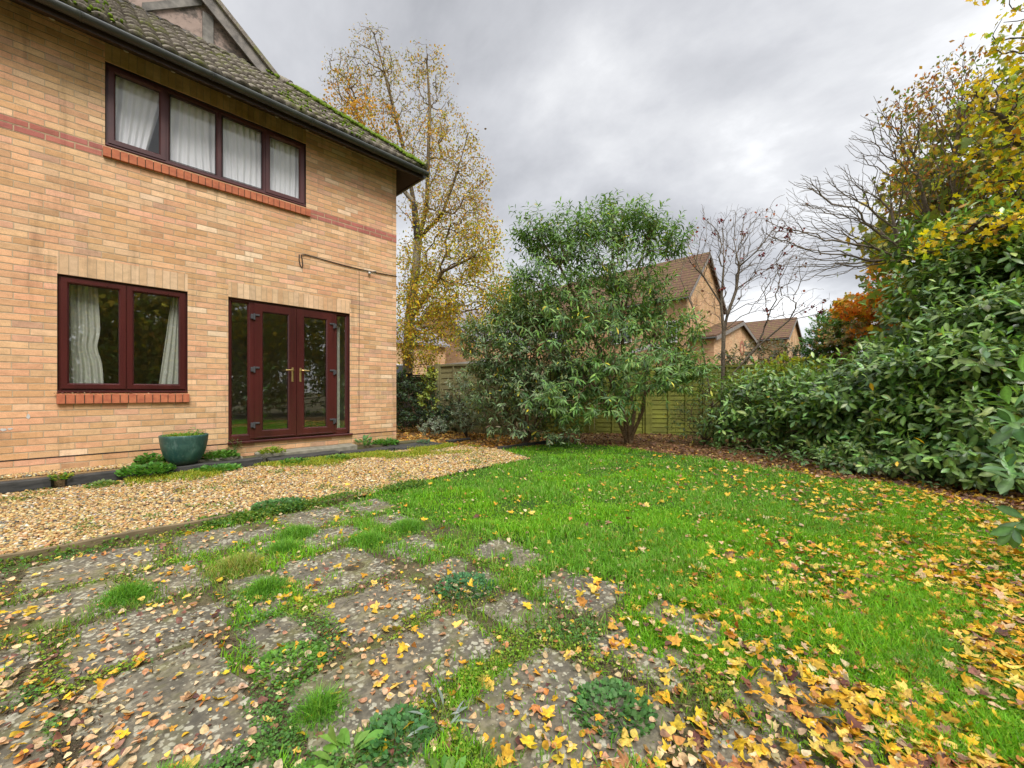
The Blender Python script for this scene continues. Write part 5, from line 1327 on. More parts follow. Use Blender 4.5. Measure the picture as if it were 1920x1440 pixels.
# ivy leaved undergrowth in front of the laurels
bush('bramble_clump', 'leafy bramble undergrowth below the laurels', 51, G(1570, 880), [E_(1570, 865, 5.5, 120, 20, 1), E_(1680, 892, 4.8, 110, 22, 1), E_(1440, 846, 6.5, 90, 18, .8), E_(1820, 912, 4.3, 110, 22, 1)], 480, 7, .07, blade_leaf(.55, 2, .1, .2, .45), [(.06, .12, .035), (.09, .16, .04), (.14, .13, .04)], [2, 2, .5], length=.14, shell=.1, stems=8, stemr=.012)
bush('leafy_shrub', 'fresh green shrub with arching thin stems at the left foot of the bare tree', 52, Pn(1325, 828, 8.0) * [1, 1, 0], [E_(1340, 740, 8, 60, 45, 1.3), E_(1310, 790, 8, 50, 32, .8), E_(1370, 790, 7.8, 40, 30, .6)], 210, 8, .085, blade_leaf(.36, 3, .14, .3), [(.10, .16, .05), (.15, .22, .06), (.08, .12, .05), (.5, .42, .04)], [3, 2, 2, .15], length=.2, shell=.1)
bush('yellow_shrub', 'bright yellow green maple like shrub in front of the fence between bare tree and laurels', 53, Pn(1455, 800, 8.4) * [1, 1, 0], [E_(1465, 700, 8.4, 48, 28, 1), E_(1440, 725, 8.4, 45, 25, 1), E_(1500, 690, 8.6, 30, 18, .4), E_(1455, 760, 8.4, 50, 25, .6)], 200, 7, .10, (MAPLE_LO[0]), [(.36, .40, .05), (.22, .30, .05), (.50, .42, .05), (.15, .22, .05)], [2, 2, 1, 1], 'leaf', length=.15, shell=.1)
# beyond the fence
bush('garden_hedge', 'brown and green clipped hedge over the fence below the long roof', 54, Pn(1470, 760, 13) * [1, 1, 0], [E_(1430, 672, 13, 75, 30, 1), E_(1500, 672, 13, 60, 32, 1), E_(1545, 685, 12.5, 45, 32, .6), E_(1370, 690, 13, 40, 22, .4)], 420, 8, .12, SMALL, [(.09, .09, .04), (.13, .10, .045), (.06, .09, .03), (.20, .2, .04)], [2, 1.5, 1.5, .4], length=.2, shell=.3, stems=6, cat='hedge')
bush('orange_shrub', 'round shrub with orange crown and green left flank beyond the fence', 55, Pn(1640, 760, 11.5) * [1, 1, 0], [E_(1640, 615, 11.5, 80, 60, 2), E_(1605, 640, 11.5, 60, 50, 1.2), E_(1690, 620, 11.5, 60, 55, 1)], 620, 9, .13, SMALL, [(.34, .31, .11), (.40, .28, .13), (.24, .32, .08), (.55, .28, .07)], [2, 2, 2, 1], length=.25, shell=.4, stems=6, per2=.5)
r = np.random.default_rng(56)
oc_ = ell_points(1150, [E_(1615, 575, 10.6, 48, 26, 1.2), E_(1655, 565, 10.6, 45, 26, .7), E_(1665, 515, 10.4, 34, 38, .6), E_(1650, 620, 10.6, 50, 20, .3)], r, .3)
lo = scatter(*MAPLE_LO[1], oc_, frames(r.normal(size=(len(oc_), 3)) + [0, 0, -.6], r.normal(size=(len(oc_), 3)) + [0, 0, .7]), r.uniform(.10, .16, len(oc_)), palette(len(oc_), [(.78, .33, .04), (.72, .22, .03), (.74, .48, .05), (.30, .30, .06)], [2.4, 1, 1.4, 1.2], .2, r))
PA, pr, ct, tp = grow([[tuple(Pn(1660, 760, 11.3) * [1, 1, 0]), tuple(Pn(1662, 660, 11.3)), tuple(Pn(1664, 600, 11.2))]], oc_[:120], r, .3, 3, .05, 0)
plant('orange_maple', tuple(Pn(1660, 760, 11.3) * [1, 1, 0]), 'small maple with fiery orange leaves behind the laurels', 'tree', branch_mesh(PA, pr, ct, .05, .005, 5, const_col((.12, .09, .06))), lo)
bush('conifer', 'dark green conifer at the left shoulder of the orange shrub', 57, Pn(1575, 760, 12) * [1, 1, 0], [E_(1562, 622, 12, 30, 38, 1), E_(1550, 655, 12, 38, 36, 1)], 260, 12, .10, SMALL, [(.10, .24, .05), (.14, .28, .06), (.07, .17, .05)], [1, 1, 1], length=.22, ang=35, shell=.5, per2=.5, stems=3, cat='tree')

# --- right hand trees
r = np.random.default_rng(61); ZT2 = 7.6
g0 = Pn(1765, 812, ZT2) * [1, 1, 0]
tr = [[tuple(g0), tuple(Pn(1768, 600, ZT2)), tuple(Pn(1775, 480, ZT2)), tuple(Pn(1785, 380, ZT2)), tuple(Pn(1790, 300, ZT2)), tuple(Pn(1800, 200, ZT2)), tuple(Pn(1812, 140, ZT2))],
      [tuple(Pn(1775, 480, ZT2)), tuple(Pn(1745, 420, ZT2)), tuple(Pn(1720, 330, ZT2)), tuple(Pn(1690, 270, ZT2)), tuple(Pn(1655, 215, ZT2)), tuple(Pn(1638, 180, ZT2))],
      [tuple(Pn(1745, 420, ZT2)), tuple(Pn(1700, 365, ZT2 - .3)), tuple(Pn(1640, 345, ZT2 - .4)), tuple(Pn(1590, 333, ZT2 - .5))],
      [tuple(Pn(1768, 600, ZT2)), tuple(Pn(1700, 490, ZT2 - .5)), tuple(Pn(1640, 465, ZT2 - .6)), tuple(Pn(1560, 450, ZT2 - .7))],
      [tuple(Pn(1720, 330, ZT2)), tuple(Pn(1680, 300, ZT2)), tuple(Pn(1620, 300, ZT2 - .2))]]
ells = [E_(1600, 345, ZT2 - .4, 110, 30, 2.0), E_(1560, 400, ZT2 - .5, 75, 40, 1.1), E_(1660, 250, ZT2, 60, 55, 1.6), E_(1740, 210, ZT2, 70, 70, 2.2), E_(1550, 480, ZT2 - .6, 95, 45, 1.8), E_(1460, 430, ZT2 - .8, 35, 35, .4), E_(1800, 150, ZT2, 45, 80, 1.3), E_(1740, 350, ZT2, 90, 60, 2), E_(1830, 300, ZT2, 60, 120, 1.4), E_(1500, 345, ZT2 - .5, 30, 12, .3)]
att = ell_points(1500, ells, r, .2)
PA, pr, ct, tp = grow(tr, att, r, .75, 5, .018, -.02, minnode=2)
bm_ = branch_mesh(PA, pr, ct, .072, .0026, 6, const_col((.17, .135, .10)))
rt = lambda p: ((p[:, 0] * SI - p[:, 1] * CO) / (p[:, 0] * CO + p[:, 1] * SI) * F + 960) > 1640 + 60 * vnoise(p[:, 2], p[:, 0], 2)
l1 = tip_leaves(PA, pr, ct, r, 3, .078, [SMALL], [(.42, .17, .04), (.34, .24, .05), (.22, .11, .05), (.12, .19, .05), (.5, .34, .04)], [2, 2, 1.6, 2.6, 1.4], .16, .7, 2, .42, .25, mask=rt)
plant('cherry_tree', tuple(g0), 'tree with bare branches reaching left and rusty leaves on its right side above the laurels', 'tree', bm_, l1)
r = np.random.default_rng(63); ZM = 5.6
g0 = Pn(2080, 812, ZM) * [1, 1, 0]
tr = [[tuple(g0), tuple(Pn(2080, 600, ZM)), tuple(Pn(2060, 400, ZM)), tuple(Pn(2040, 200, ZM)), tuple(Pn(2020, 50, ZM)), tuple(Pn(2000, -150, ZM))],
      [tuple(Pn(2060, 400, ZM)), tuple(Pn(1990, 400, ZM)), tuple(Pn(1900, 430, ZM - .4)), tuple(Pn(1830, 420, ZM - .5))],
      [tuple(Pn(2040, 200, ZM)), tuple(Pn(1960, 180, ZM)), tuple(Pn(1880, 200, ZM))], [tuple(Pn(2060, 420, ZM)), tuple(Pn(1980, 300, ZM)), tuple(Pn(1900, 260, ZM))]]
ells = [E_(1900, 110, ZM, 45, 90, 1.4), E_(1880, 240, ZM, 55, 70, 1.2), E_(1900, 345, ZM, 60, 50, 1.4), E_(1860, 435, ZM - .4, 85, 34, 1.7), E_(1770, 450, ZM - .2, 60, 26, .8), E_(1960, 250, ZM, 60, 250, 2.5), E_(1840, 180, ZM, 30, 40, .35), E_(1800, 440, ZM - .3, 40, 20, .3), E_(1960, -80, ZM, 80, 100, 1)]
att = ell_points(470, ells, r, .1)
PA, pr, ct, tp = grow(tr, att, r, .3, 4, .05, 0, minnode=1)
bm_ = branch_mesh(PA, pr, ct, .14, .004, 6, const_col((.10, .08, .06)))
l1 = tip_leaves(PA, pr, ct, r, 3, .088, MAPLE_LO, [(.74, .56, .02), (.62, .42, .02), (.48, .50, .04), (.28, .38, .05), (.42, .22, .03)], [3, 1.3, 2.4, 2.0, .5], .20, .9, 2, .9, .18, up=.9)
plant('yellow_maple', tuple(g0), 'maple with large bright yellow leaves hanging in at the upper right edge', 'tree', bm_, l1)
# trees and hedge behind the camera, that the windows mirror
for i, (x, y, h, w_) in enumerate([(-2.5, -8, 8.5, 2.6), (1.6, -7.2, 7.5, 2.3), (5.2, -7.6, 9, 2.6), (9.5, -6.0, 8.5, 2.8), (12.5, -2.0, 7.5, 2.6)]):
    r = np.random.default_rng(80 + i)
    att = ell_points(560, [(x, y, h * .55, w_, w_, h * .40, 2), (x, y, h * .25, w_ * .9, w_ * .7, h * .22, 1.1)], r, .3)
    PA, pr, ct, tp = grow([[(x, y, -.05), (x + .1, y, h * .2), (x - .1, y, h * .5), (x, y, h * .85)]], att, r, .25, 3, .06, 0, minnode=1)
    l = tip_leaves(PA, pr, ct, r, 18, .18, MAPLE_LO[:2], [(.24, .30, .05), (.58, .46, .04), (.16, .20, .05), (.40, .28, .04)], [3, 2, 2.2, .8], .5, .6, 2, .9, .2)
    plant('garden_tree', (x, y, 0), ['yellowing garden tree behind the camera, furthest left', 'yellowing garden tree behind the camera, second from the left', 'tallest yellowing garden tree behind the camera', 'yellowing garden tree behind the camera on the right', 'yellowing garden tree off the right side of the lawn'][i], 'tree', branch_mesh(PA, pr, ct, .17, .008, 5, const_col((.10, .08, .06))), l)

bush('garden_hedge', 'tall leafy hedge behind the camera, seen only in the door glass', 90, (3, -5.4, 0), [(-2.2, -5.2, 1.0, 1.7, .6, 1.3, 1), (.6, -5.5, 1.0, 1.7, .6, 1.4, 1), (3.4, -5.4, 1.0, 1.7, .6, 1.3, 1), (6.2, -5.0, 1.1, 1.7, .7, 1.4, 1), (8.8, -4.0, 1.1, 1.7, .8, 1.4, 1), (11, -2.0, 1.1, 1.4, 1.4, 1.4, 1)], 700, 9, .2, LL, [(.12, .18, .05), (.16, .22, .06), (.26, .26, .06)], [1, 1, .4], length=.3, stems=8, cat='hedge')

# ------------------------------------------------------------ ground cover
def depth(x, y): return x * CO + y * SI
def pixx(x, y): return (x * SI - y * CO) / np.maximum(depth(x, y), .05) * F + 960
def inview(x, y, pad=120):
    Z = depth(x, y); px = pixx(x, y); return (Z > .80) & (px > -pad) & (px < 1920 + pad)
def view_points(n, zmin, zmax, r, pw=1.0):
    """points on the ground in front of the camera, denser when near"""
    u = r.random(n)
    Z = zmin * (zmax / zmin) ** u if pw == 1.0 else (zmin ** (1 - pw) + u * (zmax ** (1 - pw) - zmin ** (1 - pw))) ** (1 / (1 - pw))
    X = Z * r.uniform(-1.36, 1.36, n)
    return X * SI + Z * CO, -X * CO + Z * SI, Z
# gravel
r = np.random.default_rng(101)
n = 150000
x = r.uniform(-2.2, 5.0, n); y = r.uniform(3.76, 6.45, n)
k = inpoly(x + r.normal(0, .03, n), y + r.normal(0, .03, n), GRAVEL) & (y > 3.775) & inview(x, y)
Z = depth(x, y); keep = r.random(n) < np.clip(.35 + .9 / Z * 1.5, 0, 1); k &= keep
x, y, Z = x[k], y[k], Z[k]; n = len(x)
s = r.uniform(.006, .015, n) * (1 + .055 * np.maximum(Z - 2.5, 0))
scl = np.stack([s * r.uniform(.8, 1.5, n), s * r.uniform(.7, 1.1, n), s * r.uniform(.4, .75, n)], -1)
nmv = r.normal(0, .35, (n, 3)); nmv[:, 2] = 1; ax = r.normal(size=(n, 3)); ax[:, 2] *= .2
pos = np.stack([x, y, .006 + r.uniform(0, .012, n)], -1)
PCol = [(.44, .29, .105), (.50, .37, .17), (.34, .20, .07), (.54, .44, .26), (.20, .135, .07), (.19, .175, .14), (.40, .22, .085), (.60, .55, .42), (.07, .055, .04)]
v, f, c = scatter(icov, icof, pos, frames(ax, nmv), scl, palette(n, PCol, [3, 3, 2, 1.6, 1.6, 1, 1.4, .6, .8], .16, r))
tag(link('gravel', np_mesh('gravel', v, f, c, True), M['pebble']), kind='stuff', label='golden gravel spread between the house wall and the lawn')
n = 9000
x = r.uniform(-1.5, .62, n); y = r.uniform(6.66, 6.88, n); s = r.uniform(.008, .016, n)
pos = np.stack([x, y, .108 + r.uniform(0, .012, n)], -1)
v, f, c = scatter(icov, icof, pos, rot_rand(n, r), np.stack([s * 1.2, s, s * .6], -1), palette(n, PCol, [3, 3, 2, 1.6, 1.4, .8, 1.2, .5, 1.5], .2, r))
tag(link('gravel', np_mesh('gravel', v, f, c, True), M['pebble']), kind='stuff', label='gravel and debris along the foot of the wall')

# grass
GB = (np.array([(-.5, 0, 0), (.5, 0, 0), (-.36, .5, .0), (.36, .5, 0), (0, 1, 0)], float), None)
def grass(name, x, y, h, w, cols, wts, r, lean=.45, z0=0.0, kind='stuff', label=None, jit=.18, curve=.35):
    n = len(x); az = r.uniform(0, 6.283, n); le = np.abs(r.normal(0, lean, n))
    d = np.stack([np.cos(az), np.sin(az), np.zeros(n)], -1)                 # lean direction
    up = np.array([0, 0, 1.]); a = nrm(up + d * le[:, None]); side = np.stack([-np.sin(az), np.cos(az), np.zeros(n)], -1)
    tw = r.uniform(-.9, .9, n)[:, None]; side = nrm(side * np.cos(tw) + d * np.sin(tw) * .7)
    b = np.stack([x, y, np.full(n, z0) if np.isscalar(z0) else z0], -1)
    hh = h[:, None]; ww = w[:, None] * .5
    mid = b + a * hh * .55; tip = b + a * hh * .9 + (d * curve * (.4 + le[:, None]) - up * .25 * curve * le[:, None] * 2) * hh
    V = np.stack([b - side * ww, b + side * ww, mid - side * ww * .8, mid + side * ww * .8, tip], 1).reshape(-1, 3)
    o = (np.arange(n) * 5)[:, None]
    Fc = np.concatenate([o + [0, 1, 3], o + [0, 3, 2], o + [2, 3, 4]], 1).reshape(-1, 3)
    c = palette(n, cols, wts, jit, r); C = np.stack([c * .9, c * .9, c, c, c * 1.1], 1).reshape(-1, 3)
    ob = link(name, np_mesh(name, V, Fc, C), M['grass'])
    if kind: tag(ob, label, None, None, kind)
    return ob
def lawn_density(x, y):
    """0..1: how grassy a spot is"""
    j = .10 * (vnoise(x, y, 2.3, 1) - .5) * 2; j2 = .10 * (vnoise(x, y, 2.9, 5) - .5) * 2
    rj = np.random.default_rng(len(x)); s_ = np.where(x < 2.9, .16, .05)
    a = inpoly(x + j * 4.0 * (x < 2.9) + rj.normal(0, 1, len(x)) * s_ * .8, y + j2 * 3 * (x < 2.9) + rj.normal(0, 1, len(x)) * s_ * .8, LAWN).astype(float)
    a = np.maximum(a, .30 * inpoly(x, y, PATIO) * (x > .35) * np.clip((vnoise(x, y, 3.3, 13) - .52) * 6, 0, 1))
    # thin wear towards the patio corner and under the leaves at the lower right
    patch = vnoise(x, y, 1.6, 11); edge = np.clip((2.6 - x) / 1.0, 0, 1) * np.clip((2.2 - y) / 1.2, 0, 1)
    a *= 1 - np.clip(edge * (patch > .40) * 1.0, 0, .9)
    a *= np.where((vnoise(x, y, 1.9, 19) < .30) & (y < 2.6) & (x < 3.2), .25, 1)
    a *= .60 + .40 * np.clip((vnoise(x, y, 6, 3) * .6 + vnoise(x, y, 14, 4) * .5 - .30) * 5, 0, 1)
    a *= np.where(on_slab(x, y, .04) & (vnoise(x, y, 7, 47) > .30), .06, 1)
    far = np.clip((x - 5.7) / .8, 0, 1); a *= 1 - far * .6
    return a
r = np.random.default_rng(111)
n = 620000
x, y, Z = view_points(n, .95, 8.6, r, 1.25)
dn = lawn_density(x, y)
k = (r.random(n) < dn) & (x < 7) & (y < 5.2); x, y, Z = x[k], y[k], Z[k]
tall = vnoise(x, y, 1.5, 17); tuft = vnoise(x, y, 5, 23)
h = (.016 + .042 * np.clip(tall * tuft * 2 - .1, 0, 1)) * r.uniform(.6, 1.4, len(x)); w = .0028 + .0011 * Z
hue = vnoise(x, y, 1.3, 29) * .7 + vnoise(x, y, 5, 30) * .3
A_ = hue > .5
GR1 = [(.20, .46, .02), (.25, .52, .03), (.14, .36, .02), (.33, .50, .05)]
GR2 = [(.18, .42, .03), (.14, .35, .03), (.25, .46, .06), (.38, .42, .12)]
print('grass', len(x))
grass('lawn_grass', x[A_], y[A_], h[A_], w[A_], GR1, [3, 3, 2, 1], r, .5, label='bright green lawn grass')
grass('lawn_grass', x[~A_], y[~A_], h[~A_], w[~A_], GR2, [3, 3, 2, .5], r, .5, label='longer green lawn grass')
# the rest of the lawn, beyond the picture's right edge
n = 60000
x = r.uniform(1.3, 6.4, n); y = r.uniform(-3.2, 3.0, n)
k = inpoly(x, y, LAWN) & ((pixx(x, y) > 1990) | (depth(x, y) < .96)) & (r.random(n) < .9); x, y = x[k], y[k]
grass('lawn_grass', x, y, .03 + .03 * r.random(len(x)), np.full(len(x), .008), GR1, [3, 3, 2, 1], r, .5, label='lawn grass beyond the right edge of the picture')
# moss, clover and small weeds between the slabs: tiny round leaves
r = np.random.default_rng(121)
n = 230000
x, y, Z = view_points(n, .95, 6.5, r, 1.2)
ip = inpoly(x, y, PATIO) | (inpoly(x, y, LAWN) & (x < 2.6) & (y < 2.6))
w1 = vnoise(x, y, 3.1, 31); w2 = vnoise(x, y, 11, 37) * .7 + vnoise(x, y, 30, 38) * .3
wgt = np.clip((w1 * .65 + w2 * .45 - .40) * 4.0, 0, 1)
k = ip & (r.random(n) < wgt) & ~on_slab(x, y, .0 + .06 * np.clip(vnoise(x, y, 4.5, 39) * .6 + w2 * .6 - .25, 0, 1)) & (y < 3.72)
x, y, Z = x[k], y[k], Z[k]; n = len(x); print('clover', n)
rl = (np.array([(0, 0, 0), (-.42, .45, .05), (-.2, .95, .02), (.2, .95, .02), (.42, .45, .05)], float), np.array([(0, 3, 2), (0, 2, 1), (0, 4, 3)]))
pos = np.stack([x, y, r.uniform(.002, .028, n) * (.3 + w2[k])], -1)
ax = r.normal(size=(n, 3)); ax[:, 2] = np.abs(ax[:, 2]) * .4
nm = r.normal(0, .45, (n, 3)); nm[:, 2] = 1
kind_ = vnoise(x, y, 2.1, 41)[:, None]
c = np.where(kind_ > .74, palette(n, [(.10, .24, .05), (.14, .29, .06)], [1, 1], .2, r), palette(n, [(.20, .36, .03), (.26, .42, .04), (.36, .38, .05)], [2, 2, 1.6], .2, r))
v, f, c = scatter(*rl, pos, frames(ax, nm), r.uniform(.004, .010, n) * (1 + .18 * Z), c)
tag(link('moss_and_clover', np_mesh('moss_and_clover', v, f, c), M['grass']), kind='stuff', label='moss and clover growing in the joints of the paving')
# thin grass in the joints
n = 90000
x, y, Z = view_points(n, .95, 6.0, r, 1.2)
k = inpoly(x, y, PATIO) & ~on_slab(x, y, .05) & (y < 3.72) & (r.random(n) < np.clip((vnoise(x, y, 2.7, 53) - .42) * 3.2, 0, .8)); x, y, Z = x[k], y[k], Z[k]
k2 = ~(((x > .02) & (x < .5)) & (y < 2) & (r.random(len(x)) < .5)); x, y, Z = x[k2], y[k2], Z[k2]
grass('joint_grass', x, y, .018 + .03 * r.random(len(x)), .0028 + .001 * Z, [(.13, .28, .03), (.20, .33, .04), (.28, .30, .07)], [2, 2, 1], r, .6, label='short grass in the joints of the paving')
# yellow green moss and grass where gravel meets the sleepers, green fringe on the edging
n = 60000
x = r.uniform(.3, 4.9, n); y = 6.30 - np.abs(r.normal(0, .22, n)) - .26 * np.clip(x - 1.5, 0, 3) * r.random(n)
k = (r.random(n) < np.clip((vnoise(x, y, 2.2, 61) - .38) * 3.0 * np.clip((x - .5), .15, 1), 0, .9)); x, y = x[k], y[k]
grass('gravel_fringe', x, y, .02 + .035 * r.random(len(x)), np.full(len(x), .012), [(.36, .40, .04), (.24, .36, .03), (.46, .42, .06)], [2, 2, 1.5], r, .7, z0=.018, label='yellow green moss and grass along the sleepers')
n = 16000
x = np.where(r.random(n) < .92, r.uniform(.60, 2.6, n), r.uniform(-.6, .8, n)); y = 3.755 + r.normal(0, .055, n) + .02 * np.sin(x * 5)
k = (r.random(n) < np.clip((vnoise(x, y, 3.0, 67) - .30) * 2.6, 0, .95)); x, y = x[k], y[k]
v, f, c = scatter(*rl, np.stack([x, y, r.uniform(.005, .05, len(x))], -1), frames(r.normal(size=(len(x), 3)), np.stack([r.normal(0, .5, len(x)), r.normal(0, .5, len(x)), np.ones(len(x))], -1)), r.uniform(.012, .024, len(x)), palette(len(x), [(.08, .19, .035), (.15, .27, .035), (.24, .30, .05)], [2, 2, 1], .2, r))
tag(link('ground_cover', np_mesh('ground_cover', v, f, c), M['grass']), kind='stuff', label='green ground cover grown over the gravel edging')

# crumbs of earth and twig along the joints
n = 60000
x, y, Z = view_points(n, .95, 5.5, r, 1.2)
k = inpoly(x, y, PATIO) & ~on_slab(x, y, .05) & (y < 3.72) & (r.random(n) < .75); x, y, Z = x[k], y[k], Z[k]; n = len(x)
v, f, c = scatter(icov, icof, np.stack([x, y, r.uniform(-.008, .010, n)], -1), rot_rand(n, r), np.stack([r.uniform(.003, .010, n), r.uniform(.002, .004, n), r.uniform(.001, .003, n)], -1), palette(n, [(.10, .065, .035), (.17, .11, .06), (.06, .045, .03), (.28, .20, .11), (.12, .14, .04)], [3, 2, 2, .8, 1], .2, r))
tag(link('earth_crumbs', np_mesh('earth_crumbs', v, f, c), M['pebble']), kind='stuff', label='crumbs of earth and twig in the paving joints')

# sparse weeds and silt in the gravel
n = 60000
x = r.uniform(-1.4, 4.8, n); y = r.uniform(3.8, 6.3, n)
k = inpoly(x, y, GRAVEL) & (r.random(n) < np.clip((vnoise(x, y, 2.4, 91) * .6 + vnoise(x, y, 8, 92) * .5 - .70) * 5, 0, .8) + .35 * np.clip((x - 2.2) / 2, 0, 1) * np.clip(vnoise(x, y, 5, 93) * 3 - 1.5, 0, 1)); x, y = x[k], y[k]; n = len(x)
v, f, c = scatter(*rl, np.stack([x, y, r.uniform(.018, .040, n)], -1), frames(r.normal(size=(n, 3)), np.stack([r.normal(0, .5, n), r.normal(0, .5, n), np.ones(n)], -1)), r.uniform(.010, .022, n), palette(n, [(.16, .26, .06), (.24, .30, .08), (.30, .30, .06), (.12, .2, .06)], [2, 2, 1, 1], .2, r))
tag(link('gravel_weeds', np_mesh('gravel_weeds', v, f, c), M['grass']), kind='stuff', label='thin green weeds coming up through the gravel')

# weeds one can tell apart
def weed(name, label, base, n, hgt, size, cols, r, tmpl, mat='grass', spread=1.0, flat=.5, stemc=(.12, .2, .04), cat='weed', group=None):
    b = np.array(base, float)
    az = r.uniform(0, 6.283, n); rad = spread * np.sqrt(r.random(n)); hz = hgt * r.uniform(.15, 1, n) * (1 - .5 * (rad / spread) ** 2)
    p = np.stack([b[0] + np.cos(az) * rad, b[1] + np.sin(az) * rad, b[2] + hz], -1)
    d = np.stack([np.cos(az), np.sin(az), np.full(n, flat)], -1) + r.normal(0, .35, (n, 3)); nm = r.normal(0, .4, (n, 3)); nm[:, 2] = 1
    v, f, c = scatter(*tmpl, p, frames(d, nm), size * r.uniform(.6, 1.2, n), palette(n, cols, [1] * len(cols), .18, r))
    root = empty(name, tuple(b)); link('leaves', np_mesh('leaves', v - b, f, c), M[mat], root)
    m = MB()
    for k in range(min(n, 14)): m.tube([(0, 0, -.005), tuple((p[k] - b) * [.45, .45, .7]), tuple(p[k] - b)], [.0022, .0018, .0012], 4, False)
    me = m.build('stems', M['stemgreen'], root)
    return tag(root, label, cat, group)
M['stemgreen'] = simple('weed_stem', (.16, .22, .06), .7)
r = np.random.default_rng(131)
BLW = blade_leaf(.42, 3, .1, .35, .6); BLN = blade_leaf(.2, 3, .1, .4)
weed('trailing_weed', 'green weeds filling the top of the teal pot', (PX, PYY, .43), 420, .045, .03, [(.14, .30, .04), (.2, .38, .06), (.30, .34, .08)], r, rl, spread=.21)
weed('trailing_weed', 'taller sprig standing up in the right of the teal pot', (PX + .13, PYY + .05, .44), 46, .12, .045, [(.14, .28, .07), (.2, .34, .1)], r, BLW, spread=.07)
weed('leafy_weed', 'spreading green weed at the left foot of the teal pot', (.50, 6.36, .05), 520, .10, .05, [(.10, .28, .04), (.14, .34, .06), (.08, .2, .04)], r, rl, spread=.24)
weed('leafy_weed', 'green weed between the teal pot and the wall', (.56, 6.72, .10), 300, .14, .045, [(.08, .22, .04), (.12, .28, .05)], r, rl, spread=.14)
weed('leafy_weed', 'green weed between the teal pot and the patio doors', (1.27, 6.70, .10), 420, .10, .045, [(.08, .20, .03), (.12, .27, .05)], r, rl, spread=.20)
weed('leafy_weed', 'weed against the bottom left corner of the patio doors', (1.46, 6.84, .16), 60, .22, .04, [(.10, .2, .05), (.22, .24, .08)], r, BLW, spread=.08)
weed('leafy_weed', 'low weed on the gravel in front of the pot', (1.15, 6.25, .01), 420, .06, .045, [(.10, .26, .05), (.14, .32, .05)], r, rl, spread=.24)
weed('leafy_weed', 'low weed at the gap between the two left sleepers', (-.18, 6.50, .06), 110, .06, .04, [(.12, .28, .04), (.3, .36, .05)], r, rl, spread=.09)
weed('leafy_weed', 'small weed on the gravel below the left sleeper gap', (.12, 6.05, .01), 160, .05, .035, [(.14, .27, .06), (.2, .3, .08)], r, rl, spread=.12)
weed('leafy_weed', 'yellow green weed on the pale step left of centre', (1.86, 6.56, .12), 220, .08, .04, [(.22, .34, .04), (.30, .36, .05)], r, rl, spread=.16)
weed('leafy_weed', 'low weed on the sleeper below the step', (2.0, 6.10, .01), 300, .06, .04, [(.14, .30, .05), (.1, .25, .05)], r, rl, spread=.18)
weed('leafy_weed', 'second low weed on the gravel under the patio doors', (2.55, 5.98, .01), 260, .06, .04, [(.12, .26, .05), (.2, .32, .05)], r, rl, spread=.17)
weed('broad_weed', 'tall broad leaved weed by the wall right of the patio doors', (3.32, 6.72, .06), 26, .13, .13, [(.14, .30, .10), (.18, .34, .12)], r, blade_leaf(.36, 3, .12, .35), spread=.10, flat=.9)
weed('leafy_weed', 'leafy weed along the wall towards the house corner', (3.75, 6.76, .05), 380, .10, .05, [(.09, .24, .05), (.13, .3, .06)], r, rl, spread=.22)
weed('leafy_weed', 'bluish weed on the slate slab by the house corner', (4.35, 6.42, .05), 50, .06, .06, [(.08, .2, .12), (.1, .22, .1)], r, BLW, spread=.10)
weed('broad_weed', 'fresh broad leaved weed in front, left of the bottom centre slab', (.485, 1.075, .0), 26, .045, .065, [(.18, .36, .06), (.24, .42, .08)], r, BLW, spread=.055)
weed('carpet_weed', 'dark carpeting weed right of the fresh broad leaved one, near the bottom', (.62, 1.045, .0), 650, .04, .018, [(.08, .21, .06), (.11, .26, .08)], r, rl, spread=.10)
weed('broad_weed', 'green weed at the bottom edge beside the largest slab', (.60, .82, .0), 40, .04, .05, [(.15, .33, .05), (.2, .38, .07)], r, BLW, spread=.06)
weed('silver_weed', 'three silvery weed sprigs by the largest slab', (.735, 1.00, .0), 14, .05, .05, [(.40, .47, .42), (.30, .38, .32)], r, BLN, spread=.055, flat=.7)
weed('clover_patch', 'clover patch in the lower left joint', (.37, 1.08, .0), 600, .025, .014, [(.13, .30, .04), (.18, .36, .05)], r, rl, spread=.08)
weed('clover_patch', 'clover patch in the bottom left corner', (.03, 1.22, .0), 800, .028, .016, [(.10, .26, .04), (.15, .32, .05)], r, rl, spread=.17)
weed('clover_patch', 'clover patch between the lichened and dark slabs, centre left', (.52, 1.62, .0), 800, .025, .015, [(.13, .30, .04), (.18, .36, .05)], r, rl, spread=.12)
weed('clover_patch', 'dark clover patch beside the fourth row, far left', (-.52, 2.85, .0), 600, .03, .018, [(.05, .14, .06), (.07, .18, .07)], r, rl, spread=.2)
weed('clover_patch', 'bluish clover patch in the lawn edge near the centre', (1.34, 1.62, .0), 700, .03, .018, [(.07, .2, .08), (.1, .25, .09)], r, rl, spread=.14)
weed('clover_patch', 'dark clover patch at the lower right of the broad speckled slab', (1.14, .66, .0), 700, .03, .018, [(.09, .22, .06), (.13, .28, .08)], r, rl, spread=.12)
weed('clover_patch', 'dark ground cover mound on the gravel edging', (1.15, 3.84, .02), 800, .05, .024, [(.07, .18, .05), (.10, .23, .06)], r, rl, spread=.2)
TG = [(.15, .36, .03), (.10, .27, .03), (.21, .42, .05)]
